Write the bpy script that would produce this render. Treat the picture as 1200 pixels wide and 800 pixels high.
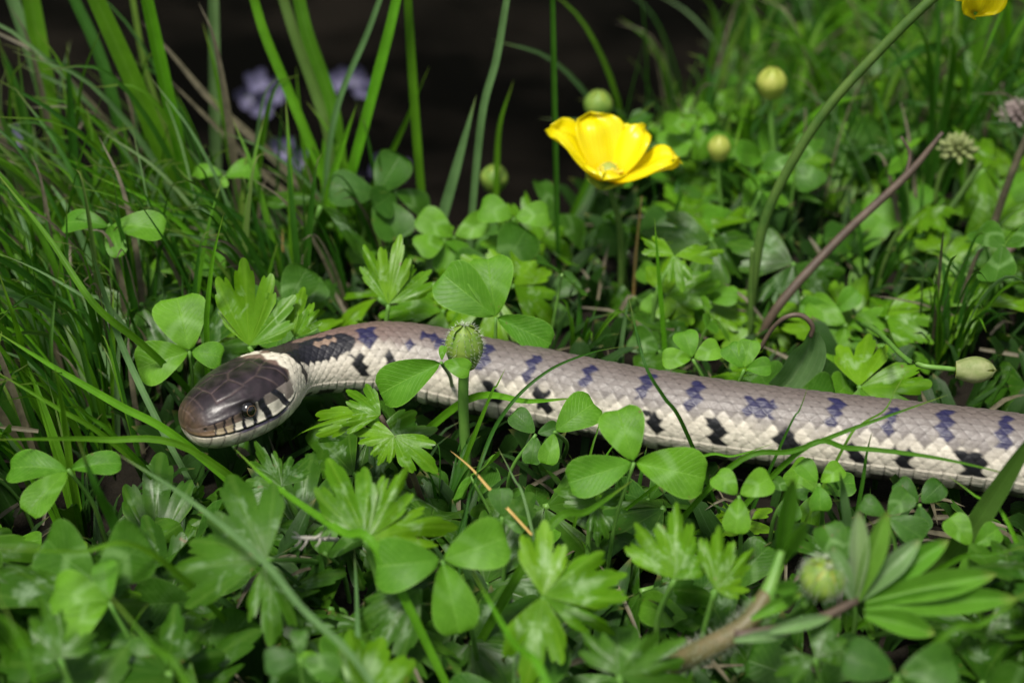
import bpy, math, random
import numpy as np
from mathutils import Vector, Matrix

random.seed(7)
rng = np.random.default_rng(7)
R = math.radians
SC = 0.01                      # the script thinks in centimetres, the scene is in metres
scn = bpy.context.scene
col = scn.collection
for o in list(bpy.data.objects):
    bpy.data.objects.remove(o)

# ---------------------------------------------------------------- camera
PITCH = R(30.0)
FOC = 60.0
K = 36.0 / FOC / 1200.0
CAM = Vector((0.0, -40.0 * math.cos(PITCH), 1.5 + 40.0 * math.sin(PITCH)))
FWD = Vector((0, math.cos(PITCH), -math.sin(PITCH)))
UPV = Vector((0, math.sin(PITCH), math.cos(PITCH)))
cd = bpy.data.cameras.new('camera')
cam = bpy.data.objects.new('camera', cd)
col.objects.link(cam)
cam.location = CAM * SC
cam.rotation_euler = (math.pi / 2 - PITCH, 0, 0)
cd.lens = FOC
cd.sensor_width = 36.0
cd.clip_start = 0.005
cd.clip_end = 400.0
cd.dof.use_dof = True
cd.dof.focus_distance = 35.5 * SC
cd.dof.aperture_fstop = 12.0
cd.dof.aperture_blades = 7
scn.camera = cam

# ---------------------------------------------------------------- sky, sun, exposure
w = bpy.data.worlds.new('World')
scn.world = w
w.use_nodes = True
nt = w.node_tree
bg = nt.nodes['Background']
sky = nt.nodes.new('ShaderNodeTexSky')
sky.sky_type = 'NISHITA'
sky.sun_disc = False
SUN_EL, SUN_AZ = R(64), R(205)
sky.sun_elevation = SUN_EL
sky.sun_rotation = SUN_AZ
sky.air_density = 1.0
sky.dust_density = 3.0
hsv = nt.nodes.new('ShaderNodeHueSaturation')          # thin overcast: the sky's blue mostly washed out
hsv.inputs['Saturation'].default_value = 0.45
nt.links.new(sky.outputs[0], hsv.inputs['Color'])
nt.links.new(hsv.outputs[0], bg.inputs[0])
bg.inputs[1].default_value = 0.062
sl = bpy.data.lights.new('sun', 'SUN')
sl.energy = 2.0
sl.angle = R(11)
sl.color = (1.0, 0.95, 0.86)
so = bpy.data.objects.new('sun', sl)
col.objects.link(so)
sd = Vector((math.sin(SUN_AZ) * math.cos(SUN_EL), math.cos(SUN_AZ) * math.cos(SUN_EL), math.sin(SUN_EL)))
so.rotation_euler = sd.to_track_quat('Z', 'Y').to_euler()
vs = scn.view_settings
vs.view_transform = 'Standard'
vs.look = 'None'
vs.gamma = 1.0
vs.use_curve_mapping = False
vs.exposure = 1.03
scn.cycles.use_denoising = True
scn.cycles.max_bounces = 7
scn.cycles.transparent_max_bounces = 6
scn.cycles.caustics_reflective = False
scn.cycles.caustics_refractive = False
scn.cycles.sample_clamp_indirect = 6.0


# ---------------------------------------------------------------- projection helpers (cm, pixels of the 1200 x 800 photograph)
def ray(px, py):
    return FWD + Vector((1, 0, 0)) * ((px - 600) * K) + UPV * ((400 - py) * K)


def at(px, py, z=0.0):
    d = ray(px, py)
    return CAM + d * ((z - CAM.z) / d.z)


def aty(px, py, y):
    d = ray(px, py)
    return CAM + d * ((y - CAM.y) / d.y)


def onplane(px, py, P, n):
    d = ray(px, py)
    return CAM + d * ((P - CAM).dot(n) / d.dot(n))


def proj(P):
    v = Vector(P) - CAM
    f = v.dot(FWD)
    return 600 + v.x / f / K, 400 - v.dot(UPV) / f / K, f


def pxcm(P):
    """centimetres per photograph pixel at P"""
    return (Vector(P) - CAM).dot(FWD) * K


# ---------------------------------------------------------------- object helpers
def tag(o, label=None, cat=None, group=None, kind=None):
    if label: o['label'] = label
    if cat: o['category'] = cat
    if group: o['group'] = group
    if kind: o['kind'] = kind
    return o


def mesh(name, verts, faces, mat, uv=None, smooth=True, colattr=None):
    me = bpy.data.meshes.new(name)
    v = np.asarray(verts, dtype=np.float64).reshape(-1, 3) * SC
    me.from_pydata(v.tolist() if len(v) < 60000 else v, [], faces)
    if uv is not None:
        ul = me.uv_layers.new(name='UVMap')
        li = np.empty(len(me.loops), dtype=np.int32)
        me.loops.foreach_get('vertex_index', li)
        ul.data.foreach_set('uv', np.asarray(uv, dtype=np.float32)[li].ravel())
    if colattr is not None:
        a = me.color_attributes.new('pigment', 'FLOAT_COLOR', 'POINT')
        c = np.ones((len(v), 4), dtype=np.float32)
        c[:, :3] = colattr
        a.data.foreach_set('color', c.ravel())
    if smooth:
        me.polygons.foreach_set('use_smooth', np.ones(len(me.polygons), dtype=bool))
    me.materials.append(mat)
    me.update()
    return me


def obj(name, me, parent=None, mtx=None):
    o = bpy.data.objects.new(name, me)
    col.objects.link(o)
    if parent is not None:
        o.parent = parent
    if mtx is not None:
        o.matrix_local = mtx
    return o


def empty(name, P=(0, 0, 0)):
    o = bpy.data.objects.new(name, None)
    o.empty_display_size = 0.003
    col.objects.link(o)
    o.location = Vector(P) * SC
    return o


def cm_mtx(origin, xa, ya, za, s=(1, 1, 1)):
    """matrix with given axes; origin in cm, mesh data already in metres"""
    m = Matrix((xa * s[0], ya * s[1], za * s[2])).transposed().to_4x4()
    m.translation = Vector(origin) * SC
    return m


def catmull(pts, n=8):
    P = [Vector(p) for p in pts]
    if len(P) == 2:
        return [P[0].lerp(P[1], i / n) for i in range(n + 1)]
    P = [P[0] * 2 - P[1]] + P + [P[-1] * 2 - P[-2]]
    out = []
    for i in range(1, len(P) - 2):
        for k in range(n):
            t = k / n
            a, b, c, d = P[i - 1], P[i], P[i + 1], P[i + 2]
            out.append(0.5 * ((2 * b) + (c - a) * t + (2 * a - 5 * b + 4 * c - d) * t * t + (3 * b - a - 3 * c + d) * t ** 3))
    out.append(P[-2])
    return out


def tube_data(pts, radii, n=7):
    """returns verts, faces, uv of a tube along pts"""
    V, F, UV = [], [], []
    N = len(pts)
    ref = Vector((0.31, -0.83, 0.2)).normalized()
    for i, p in enumerate(pts):
        t = (pts[min(i + 1, N - 1)] - pts[max(i - 1, 0)])
        t = t.normalized() if t.length > 1e-9 else Vector((0, 0, 1))
        a = t.cross(ref)
        a = a.normalized() if a.length > 1e-6 else t.orthogonal().normalized()
        b = t.cross(a)
        r = radii[i] if hasattr(radii, '__len__') else radii
        for k in range(n):
            an = 2 * math.pi * k / n
            V.append(p + (a * math.cos(an) + b * math.sin(an)) * r)
            UV.append((i / max(1, N - 1), k / n))
    for i in range(N - 1):
        for k in range(n):
            F.append((i * n + k, i * n + (k + 1) % n, (i + 1) * n + (k + 1) % n, (i + 1) * n + k))
    F.append(tuple(range(n))[::-1])
    F.append(tuple((N - 1) * n + k for k in range(n)))
    return V, F, UV


def tube(name, pts, radii, mat, parent=None, n=7, seg=6, org=(0, 0, 0)):
    o = Vector(org)
    c = catmull([Vector(p) - o for p in pts], seg)
    if hasattr(radii, '__len__'):
        x = np.linspace(0, 1, len(radii))
        rr = np.interp(np.linspace(0, 1, len(c)), x, radii)
    else:
        rr = [radii] * len(c)
    V, F, UV = tube_data(c, rr, n)
    return obj(name, mesh(name, V, F, mat, UV), parent)


# ---------------------------------------------------------------- materials
def newmat(name):
    m = bpy.data.materials.new(name)
    m.use_nodes = True
    t = m.node_tree
    t.nodes.clear()
    return m, t


def N(t, kind, **kw):
    n = t.nodes.new(kind)
    for k, v in kw.items():
        setattr(n, k, v)
    return n


def mixc(t, fac, a, b, mode='MIX'):
    n = t.nodes.new('ShaderNodeMix')
    n.data_type = 'RGBA'
    n.blend_type = mode
    for s, v in ((n.inputs[0], fac), (n.inputs[6], a), (n.inputs[7], b)):
        if isinstance(v, bpy.types.NodeSocket):
            t.links.new(v, s)
        elif isinstance(v, (int, float)):
            s.default_value = v
        else:
            s.default_value = (*v, 1)
    return n.outputs[2]


def mth(t, op, a, b=None, clamp=False):
    n = t.nodes.new('ShaderNodeMath')
    n.operation = op
    n.use_clamp = clamp
    for s, v in zip(n.inputs, (a, b)):
        if v is None: continue
        if isinstance(v, bpy.types.NodeSocket):
            t.links.new(v, s)
        else:
            s.default_value = v
    return n.outputs[0]


def ramp(t, fac, stops):
    n = t.nodes.new('ShaderNodeValToRGB')
    while len(n.color_ramp.elements) < len(stops):
        n.color_ramp.elements.new(0.5)
    for e, (p, c) in zip(n.color_ramp.elements, stops):
        e.position = p
        e.color = (c, c, c, 1) if isinstance(c, (int, float)) else (*c, 1)
    t.links.new(fac, n.inputs[0])
    return n.outputs[0]


def noise(t, scale, detail=3.0, rough=0.55, vec=None, dist=0.0):
    n = t.nodes.new('ShaderNodeTexNoise')
    n.inputs['Scale'].default_value = scale
    n.inputs['Detail'].default_value = detail
    n.inputs['Roughness'].default_value = rough
    n.inputs['Distortion'].default_value = dist
    if vec is not None:
        t.links.new(vec, n.inputs['Vector'])
    return n.outputs[0]


def finish(t, color, rough=0.5, trans=0.0, transcol=None, bump=None, bstr=0.3, bdist=0.0005, spec=0.5, coat=0.0, sheen=0.0):
    p = N(t, 'ShaderNodeBsdfPrincipled')
    out = N(t, 'ShaderNodeOutputMaterial')
    if isinstance(color, bpy.types.NodeSocket):
        t.links.new(color, p.inputs['Base Color'])
    else:
        p.inputs['Base Color'].default_value = (*color, 1)
    if isinstance(rough, bpy.types.NodeSocket):
        t.links.new(rough, p.inputs['Roughness'])
    else:
        p.inputs['Roughness'].default_value = rough
    p.inputs['Specular IOR Level'].default_value = spec
    p.inputs['Coat Weight'].default_value = coat
    p.inputs['Coat Roughness'].default_value = 0.2
    p.inputs['Sheen Weight'].default_value = sheen
    nrm = None
    if bump is not None:
        b = N(t, 'ShaderNodeBump')
        b.inputs['Strength'].default_value = bstr
        b.inputs['Distance'].default_value = bdist
        t.links.new(bump, b.inputs['Height'])
        nrm = b.outputs[0]
        t.links.new(nrm, p.inputs['Normal'])
    sh = p.outputs[0]
    if trans > 0:
        tr = N(t, 'ShaderNodeBsdfTranslucent')
        tc = transcol if transcol is not None else color
        if isinstance(tc, bpy.types.NodeSocket):
            t.links.new(tc, tr.inputs['Color'])
        else:
            tr.inputs['Color'].default_value = (*tc, 1)
        if nrm: t.links.new(nrm, tr.inputs['Normal'])
        mx = N(t, 'ShaderNodeMixShader')
        mx.inputs[0].default_value = trans
        t.links.new(sh, mx.inputs[1])
        t.links.new(tr.outputs[0], mx.inputs[2])
        sh = mx.outputs[0]
    t.links.new(sh, out.inputs[0])


def leaf_mat(name, base, alt, vein, mode='clover', rough=0.42, trans=0.3, mottle=None, spec=0.2, hair=0.0):
    """green leaf: per-plant hue from the object's random number, veins from the leaf's own UV, blotches from noise"""
    m, t = newmat(name)
    oi = N(t, 'ShaderNodeObjectInfo')
    uv = N(t, 'ShaderNodeUVMap')
    sp = N(t, 'ShaderNodeSeparateXYZ')
    t.links.new(uv.outputs[0], sp.inputs[0])
    u, v = sp.outputs[0], sp.outputs[1]
    tc = N(t, 'ShaderNodeTexCoord')
    ov = N(t, 'ShaderNodeVectorMath', operation='ADD')
    t.links.new(tc.outputs['Object'], ov.inputs[0])
    t.links.new(oi.outputs['Location'], ov.inputs[1])
    P = ov.outputs[0]
    n1 = noise(t, 150.0, 4, 0.6, P)
    n2 = noise(t, 900.0, 2, 0.6, P)
    c = mixc(t, ramp(t, oi.outputs['Random'], [(0.0, 0.0), (1.0, 1.0)]), base, alt)
    c = mixc(t, ramp(t, n1, [(0.3, 0.6), (0.7, 0.0)]), c, tuple(x * 0.5 for x in base))
    av = mth(t, 'ABSOLUTE', mth(t, 'SUBTRACT', v, 0.5))         # 0 at the midrib
    if mode == 'clover':
        ph = mth(t, 'SUBTRACT', u, mth(t, 'MULTIPLY', av, 0.75))
        sv = mth(t, 'SINE', mth(t, 'ADD', mth(t, 'MULTIPLY', ph, 62.0), mth(t, 'MULTIPLY', n1, 2.2)))
        mid = ramp(t, av, [(0.0, 1.0), (0.022, 0.0)])
    elif mode == 'lobed':
        sv = ramp(t, noise(t, 620.0, 3, 0.6, P, 0.8), [(0.35, 0.0), (0.75, 1.0)])
        mid = ramp(t, mth(t, 'ABSOLUTE', mth(t, 'SINE', mth(t, 'MULTIPLY', v, 3 * math.pi))), [(0.96, 0.0), (1.0, 0.5)])
    else:
        sv = mth(t, 'SINE', mth(t, 'MULTIPLY', v, 50.0))
        mid = ramp(t, av, [(0.0, 1.0), (0.05, 0.0)])
    svr = ramp(t, sv, [(0.72, 0.0), (1.0, 1.0)])
    k = {'clover': 0.16, 'lobed': 0.09, 'grass': 0.2}[mode]
    c = mixc(t, mth(t, 'MULTIPLY', svr, k), c, vein)
    c = mixc(t, mth(t, 'MULTIPLY', mid, 0.4), c, vein)
    if mode == 'clover':
        chev = mth(t, 'ABSOLUTE', mth(t, 'SUBTRACT', mth(t, 'SUBTRACT', u, mth(t, 'MULTIPLY', mth(t, 'SUBTRACT', 0.5, av), 0.5)), 0.28))
        on = mth(t, 'MULTIPLY', ramp(t, oi.outputs['Random'], [(0.35, 0.0), (0.7, 0.38)]), ramp(t, n1, [(0.3, 0.3), (0.6, 1.0)]))
        c = mixc(t, mth(t, 'MULTIPLY', ramp(t, chev, [(0.03, 1.0), (0.10, 0.0)]), on), c, (0.26, 0.44, 0.16))
    if mode != 'grass':
        n3 = noise(t, 420.0, 2, 0.5, P)
        c = mixc(t, ramp(t, n3, [(0.735, 0.0), (0.76, 0.75)]), c, (0.13, 0.085, 0.03))
        c = mixc(t, mth(t, 'MULTIPLY', ramp(t, n2, [(0.5, 0.0), (0.75, 1.0)]), 0.18), c, vein)
    if mottle is not None:
        # pale variegation where the lobes part
        nm = noise(t, 330.0, 3, 0.65, P, 0.6)
        zone = ramp(t, u, [(0.25, 0.0), (0.45, 1.0), (0.6, 1.0), (0.85, 0.0)])
        blot = mth(t, 'MULTIPLY', ramp(t, nm, [(0.52, 0.0), (0.68, 0.8)]), zone)
        c = mixc(t, blot, c, mottle)
    if mode == 'grass':
        st = ramp(t, oi.outputs['Random'], [(0.86, 0.0), (0.97, 0.3)])
        c = mixc(t, st, c, (0.26, 0.30, 0.10))
        tip = mth(t, 'MULTIPLY', ramp(t, u, [(0.88, 0.0), (1.0, 1.0)]), 0.35)
        c = mixc(t, tip, c, (0.30, 0.22, 0.07))
    edge = ramp(t, av, [(0.465, 0.0), (0.5, 0.45)])
    c = mixc(t, edge, c, vein)
    tcl = mixc(t, 0.5, c, (0.14, 0.42, 0.004))
    h = mth(t, 'ADD', mth(t, 'MULTIPLY', svr, -0.6), mth(t, 'ADD', mth(t, 'MULTIPLY', mid, -1.0), mth(t, 'MULTIPLY', n2, 0.7)))
    rg = mth(t, 'ADD', mth(t, 'MULTIPLY', n1, 0.25), rough - 0.12)
    finish(t, c, rg, trans, tcl, h, 0.3, 0.0003, spec, 0.0, hair)
    return m


MAT = {}
MAT['clover'] = leaf_mat('clover_green', (0.066, 0.215, 0.010), (0.135, 0.330, 0.014), (0.21, 0.42, 0.06), 'clover', 0.45, 0.2)
MAT['clover_dark'] = leaf_mat('clover_blue_green', (0.028, 0.100, 0.008), (0.060, 0.175, 0.011), (0.13, 0.27, 0.05), 'clover', 0.4, 0.18)  # dark leaf colours double as painted shade among the strewn plants
MAT['butter'] = leaf_mat('buttercup_leaf_green', (0.066, 0.200, 0.004), (0.140, 0.310, 0.007), (0.20, 0.37, 0.03), 'lobed', 0.36, 0.2, (0.30, 0.46, 0.20))
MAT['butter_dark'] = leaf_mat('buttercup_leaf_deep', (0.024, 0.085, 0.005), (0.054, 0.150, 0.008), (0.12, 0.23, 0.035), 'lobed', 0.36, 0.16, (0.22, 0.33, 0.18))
MAT['grass'] = leaf_mat('grass_green', (0.062, 0.200, 0.006), (0.110, 0.270, 0.009), (0.16, 0.32, 0.04), 'grass', 0.42, 0.35)
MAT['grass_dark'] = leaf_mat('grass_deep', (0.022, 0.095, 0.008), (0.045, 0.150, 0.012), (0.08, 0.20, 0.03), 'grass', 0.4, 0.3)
MAT['litter'] = leaf_mat('undergrowth_gap_shade', (0.012, 0.045, 0.006), (0.025, 0.075, 0.008), (0.05, 0.10, 0.03), 'grass', 0.5, 0.15)  # green darkened so the gaps between leaves look deeply shaded
MAT['grass_pale'] = leaf_mat('grass_grey_green', (0.105, 0.230, 0.070), (0.160, 0.280, 0.100), (0.23, 0.35, 0.16), 'grass', 0.42, 0.3)
MAT['grass_bright'] = leaf_mat('grass_bright', (0.095, 0.320, 0.008), (0.135, 0.370, 0.014), (0.19, 0.43, 0.05), 'grass', 0.4, 0.35)


def simple(name, c1, c2, scale=300.0, rough=0.5, trans=0.0, spec=0.5, coat=0.0, bstr=0.3, bdist=0.0004, sheen=0.0):
    m, t = newmat(name)
    tc = N(t, 'ShaderNodeTexCoord')
    n1 = noise(t, scale, 4, 0.6, tc.outputs['Object'])
    c = mixc(t, ramp(t, n1, [(0.3, 0.0), (0.7, 1.0)]), c1, c2)
    finish(t, c, rough, trans, None, n1, bstr, bdist, spec, coat, sheen)
    return m


MAT['stalk'] = simple('stalk_green', (0.10, 0.27, 0.035), (0.17, 0.34, 0.06), 200, 0.45, 0.15)
MAT['stalk_dark'] = simple('stalk_olive', (0.055, 0.130, 0.020), (0.110, 0.190, 0.035), 200, 0.45, 0.1)
MAT['stalk_brown'] = simple('stem_red_brown', (0.062, 0.042, 0.030), (0.125, 0.090, 0.062), 260, 0.55)
MAT['olive'] = simple('stem_olive', (0.085, 0.095, 0.03), (0.17, 0.13, 0.06), 200, 0.5)
MAT['straw'] = simple('straw', (0.42, 0.27, 0.07), (0.55, 0.40, 0.15), 300, 0.5)
MAT['straw_grey'] = simple('dry_grass_grey', (0.070, 0.062, 0.034), (0.17, 0.15, 0.09), 300, 0.6, 0.15)
MAT['hair'] = simple('plant_hair', (0.55, 0.62, 0.45), (0.70, 0.75, 0.62), 100, 0.4, 0.4)
MAT['sepal'] = simple('sepal_green', (0.13, 0.27, 0.03), (0.30, 0.42, 0.07), 420, 0.5, 0.25)
MAT['sepal_dark'] = simple('sepal_seam', (0.03, 0.05, 0.02), (0.09, 0.12, 0.04), 420, 0.6)
MAT['sepal_yellow'] = simple('sepal_yellow_green', (0.34, 0.43, 0.05), (0.52, 0.54, 0.12), 300, 0.5, 0.25)
MAT['lilac'] = simple('lilac_petal', (0.07, 0.066, 0.13), (0.19, 0.18, 0.29), 260, 0.55, 0.2)
MAT['pinkish'] = simple('clover_floret_pink', (0.24, 0.17, 0.17), (0.46, 0.40, 0.36), 380, 0.6, 0.2)
MAT['floret'] = simple('clover_floret_cream', (0.17, 0.24, 0.05), (0.40, 0.42, 0.20), 380, 0.6, 0.2)
MAT['lichen'] = simple('bleached_rootlet', (0.36, 0.32, 0.27), (0.62, 0.60, 0.55), 500, 0.8)
MAT['droplet'] = None
m, t = newmat('water_bead')
p = N(t, 'ShaderNodeBsdfPrincipled')
p.inputs['Base Color'].default_value = (0.95, 0.98, 1, 1)
p.inputs['Roughness'].default_value = 0.03
p.inputs['Transmission Weight'].default_value = 1.0
p.inputs['IOR'].default_value = 1.33
o_ = N(t, 'ShaderNodeOutputMaterial')
t.links.new(p.outputs[0], o_.inputs[0])
MAT['droplet'] = m

# petals: waxy yellow, deeper towards the claw (pigment)
m, t = newmat('buttercup_petal_yellow')
uvn = N(t, 'ShaderNodeUVMap')
sp = N(t, 'ShaderNodeSeparateXYZ')
t.links.new(uvn.outputs[0], sp.inputs[0])
nz = noise(t, 5.0, 3, 0.6, uvn.outputs[0])
lines = mth(t, 'SINE', mth(t, 'ADD', mth(t, 'MULTIPLY', sp.outputs[1], 70.0), mth(t, 'MULTIPLY', nz, 5.0)))
c = mixc(t, ramp(t, sp.outputs[0], [(0.1, 1.0), (0.45, 0.0)]), (0.96, 0.88, 0.005), (0.93, 0.74, 0.004))
c = mixc(t, mth(t, 'MULTIPLY', ramp(t, lines, [(0.6, 0.0), (1.0, 1.0)]), 0.12), c, (0.72, 0.40, 0.004))
finish(t, c, 0.28, 0.4, (0.95, 0.80, 0.004), lines, 0.12, 0.0003, 0.55, 0.25)
MAT['petal'] = m
MAT['stamen'] = simple('stamen_yellow', (0.80, 0.55, 0.02), (0.88, 0.70, 0.06), 500, 0.6)

# soil
m, t = newmat('dark_soil')
tc = N(t, 'ShaderNodeTexCoord')
n1 = noise(t, 60, 6, 0.65, tc.outputs['Object'])
n2 = noise(t, 500, 3, 0.6, tc.outputs['Object'])
c = mixc(t, n1, (0.005, 0.0045, 0.003), (0.018, 0.014, 0.008))
finish(t, c, 0.9, 0, None, mth(t, 'ADD', n1, mth(t, 'MULTIPLY', n2, 0.4)), 0.8, 0.004, 0.2)
MAT['soil'] = m
# unseen dark bank added for the water to mirror and to block low sky
m, t = newmat('added_bank_dark')
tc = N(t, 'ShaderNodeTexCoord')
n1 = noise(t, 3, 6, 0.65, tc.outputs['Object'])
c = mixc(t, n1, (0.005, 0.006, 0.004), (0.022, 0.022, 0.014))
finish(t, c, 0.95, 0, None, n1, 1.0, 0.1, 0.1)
MAT['added_bank'] = m
# pond
m, t = newmat('peaty_water')
tc = N(t, 'ShaderNodeTexCoord')
n1 = noise(t, 25, 3, 0.5, tc.outputs['Object'])
n2 = noise(t, 9, 4, 0.6, tc.outputs['Object'])
c = mixc(t, ramp(t, n2, [(0.45, 0.0), (0.7, 1.0)]), (0.0008, 0.0008, 0.0008), (0.011, 0.009, 0.007))
finish(t, c, 0.10, 0, None, n1, 0.15, 0.004, 0.25)
MAT['water'] = m

# snake skin: pigment per scale from the mesh
m, t = newmat('snake_skin')
at_ = N(t, 'ShaderNodeAttribute')
at_.attribute_name = 'pigment'
tc = N(t, 'ShaderNodeTexCoord')
n1 = noise(t, 900, 3, 0.6, tc.outputs['Object'])
n2 = noise(t, 170, 3, 0.6, tc.outputs['Object'])
c = mixc(t, mth(t, 'MULTIPLY', ramp(t, n2, [(0.35, 1.0), (0.65, 0.0)]), 0.16), at_.outputs['Color'], (0.5, 0.42, 0.40), 'MULTIPLY')
c = mixc(t, mth(t, 'MULTIPLY', ramp(t, n1, [(0.4, 1.0), (0.6, 0.0)]), 0.22), c, (0.4, 0.36, 0.34), 'MULTIPLY')
finish(t, c, at_.outputs['Alpha'], 0, None, n1, 0.18, 0.0002, 0.5, 0.04)
MAT['snake'] = m
m, t = newmat('snake_eye_dark')
finish(t, (0.006, 0.005, 0.005), 0.06, 0, None, None, spec=0.6, coat=0.6)
MAT['eye'] = m
MAT['iris'] = simple('snake_eye_rim', (0.10, 0.055, 0.03), (0.24, 0.14, 0.06), 2000, 0.3)

# ---------------------------------------------------------------- setting: soil, pond, added unseen bank
def bank_edge(x):
    """world y (cm) where the bank breaks down to the pond"""
    return 7.6 + 0.6 * math.sin(x * 0.6) + 1.5 * max(0.0, x - 1.6) ** 1.3


def ground_z(x, y):
    e = bank_edge(x)
    d = y - e
    s = min(1.0, max(0.0, d / 6.0))
    s = s * s * (3 - 2 * s)
    h = 0.35 * math.sin(x * 0.53 + 1.0) * math.cos(y * 0.41) + 0.2 * math.sin(x * 1.7 + y * 1.3)
    return h * (1 - s) - 8.0 * s - 0.20 * max(0.0, min(y, 120.0) - 9.0) * (1 - s)


def axis(lo, hi, fine_lo, fine_hi, step):
    a = list(np.arange(fine_lo, fine_hi + 1e-6, step))
    g, p = step, fine_lo
    left = []
    while p > lo:
        g *= 1.35
        p -= g
        left.append(max(p, lo))
    right = []
    g, p = step, fine_hi
    while p < hi:
        g *= 1.35
        p += g
        right.append(min(p, hi))
    return left[::-1] + a + right


xs = axis(-1500, 1500, -24, 38, 0.7)
ys = axis(-1500, 1500, -20, 72, 0.7)
V = [(x, y, ground_z(x, y)) for y in ys for x in xs]
nx = len(xs)
F = [(j * nx + i, j * nx + i + 1, (j + 1) * nx + i + 1, (j + 1) * nx + i) for j in range(len(ys) - 1) for i in range(nx - 1)]
tag(obj('ground', mesh('ground', V, F, MAT['soil'])), kind='structure')
tag(obj('pond_water', mesh('pond_water', [(-700, 8, -5), (500, 8, -5), (500, 190, -5), (-700, 190, -5)], [(0, 1, 2, 3)], MAT['water'])), kind='structure')
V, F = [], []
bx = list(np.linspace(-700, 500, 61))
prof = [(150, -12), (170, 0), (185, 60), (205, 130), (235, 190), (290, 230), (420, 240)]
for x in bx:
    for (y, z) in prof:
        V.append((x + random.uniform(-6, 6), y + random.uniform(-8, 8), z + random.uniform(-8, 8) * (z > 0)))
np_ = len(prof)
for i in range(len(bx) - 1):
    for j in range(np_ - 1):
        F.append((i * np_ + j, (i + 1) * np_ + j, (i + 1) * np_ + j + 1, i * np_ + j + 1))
tag(obj('added_dark_bank', mesh('added_dark_bank', V, F, MAT['added_bank'])), kind='structure')  # out of view, put in to darken the pond's reflection

# ---------------------------------------------------------------- the snake
spx = [  # photograph pixel of the body's axis, height of the axis above the soil
    (216, 502, 2.2), (250, 488, 2.26), (287, 467, 2.32), (322, 444, 2.32), (358, 429, 2.22), (420, 420, 2.1), (475, 422, 1.95),
    (545, 437, 1.75), (620, 451, 1.7), (700, 467, 1.7), (800, 484, 1.7), (900, 498, 1.7), (1000, 510, 1.7), (1100, 521, 1.7), (1200, 534, 1.65), (1320, 556, 1.5)]
cp = [at(*p) for p in spx]
d = cp[-1] - cp[-2]
cp += [cp[-1] + Vector((2.5, -0.6, -0.1)), cp[-1] + Vector((6, 0.3, -0.3)), cp[-1] + Vector((9.5, 3.5, -0.5)), cp[-1] + Vector((10.5, 8.5, -0.7)), cp[-1] + Vector((8, 13, -0.8)), cp[-1] + Vector((9.5, 18, -0.9))]
cv = np.array([list(p) for p in catmull(cp, 40)])
arc = np.concatenate([[0], np.cumsum(np.linalg.norm(np.diff(cv, axis=0), axis=1))])
LTOT = arc[-1]


def axis_at(s):
    return np.stack([np.interp(s, arc, cv[:, k]) for k in range(3)], -1)


pxs = np.array([proj(p)[0] for p in cv])


def s_at_px(px):
    k = int(np.argmin(np.abs(pxs[:700] - px)))
    return arc[k]


HS = 1.18                                                    # head features are laid out on a head HS times as long
HK = [v / HS for v in (0, .02, .06, .15, .3, .6, 1.0, 1.4, 1.8, 2.2, 2.6, 3.0, 3.5, 4.3)] + [5.0, 6.4, 8, 11, 16, 22, 26, LTOT - 6, LTOT]
WH = [.015, .30, .46, .60, .71, .83, .93, 1.01, 1.06, 1.05, .94, .76, .62, .65, .80, .87, .86, .83, .84, .86, .84, .45, .04]
HT = [.010, .18, .29, .41, .51, .62, .69, .73, .74, .73, .70, .64, .58, .62, .80, .87, .86, .83, .84, .86, .84, .45, .04]
HB = [.010, .19, .30, .41, .50, .59, .65, .69, .70, .69, .66, .60, .57, .62, .77, .84, .84, .82, .83, .84, .82, .42, .04]
S1 = np.concatenate([np.linspace(0, 0.3, 26)[:-1], np.arange(0.3, 4.2, 0.020), np.arange(4.2, 23.5, 0.027), np.arange(23.5, LTOT, 0.10)])
NTH = 232
NS = len(S1)
th = np.linspace(-math.pi, math.pi, NTH, endpoint=False)
fx = lambda a, s: np.interp(s, HK, a)


def smooth_interp(a, s):
    k = np.linspace(-0.12, 0.12, 9)
    return np.mean([np.interp(np.clip(s + q * np.clip(s / 0.3, 0.02, 1), 0, LTOT), HK, a) for q in k], axis=0)


Wd, Ht, Hb = smooth_interp(WH, S1), smooth_interp(HT, S1), smooth_interp(HB, S1)
AX = axis_at(S1)
ksm = 25
T = np.gradient(AX, S1, axis=0)
pad = np.pad(T, ((ksm, ksm), (0, 0)), mode='edge')
T = np.stack([np.convolve(pad[:, k], np.ones(2 * ksm + 1) / (2 * ksm + 1), 'valid') for k in range(3)], -1)
T /= np.linalg.norm(T, axis=1)[:, None]
up0 = np.array([0, 0, 1.0])
SIDE = np.cross(T, up0)
SIDE /= np.linalg.norm(SIDE, axis=1)[:, None]
UPP = np.cross(SIDE, T)
HEAD_ROLL, BODY_ROLL = R(13), R(20)
roll = np.interp(S1, [0, 2.2, 6.5], [HEAD_ROLL, HEAD_ROLL, BODY_ROLL])
SD = SIDE * np.cos(roll)[:, None] + UPP * np.sin(roll)[:, None]
UU = UPP * np.cos(roll)[:, None] - SIDE * np.sin(roll)[:, None]

s2, t2 = np.meshgrid(S1, th, indexing='ij')
ct, st = np.cos(t2), np.sin(t2)
ex = np.interp(S1, [0, 1.0, 2.3, 3.4], [2.2, 2.7, 2.5, 2.05])[:, None]
rn = (np.abs(ct) ** ex + np.abs(st) ** ex) ** (-1.0 / ex)
lat = Wd[:, None] * st * rn
ver = np.where(ct > 0, Ht[:, None], Hb[:, None]) * ct * rn
Wd2 = Wd[:, None]

# --- displacement along the outward direction, pigment
nl = np.sqrt(lat ** 2 + ver ** 2) + 1e-6
disp = np.zeros_like(s2)
C = np.zeros(s2.shape + (3,))


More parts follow.
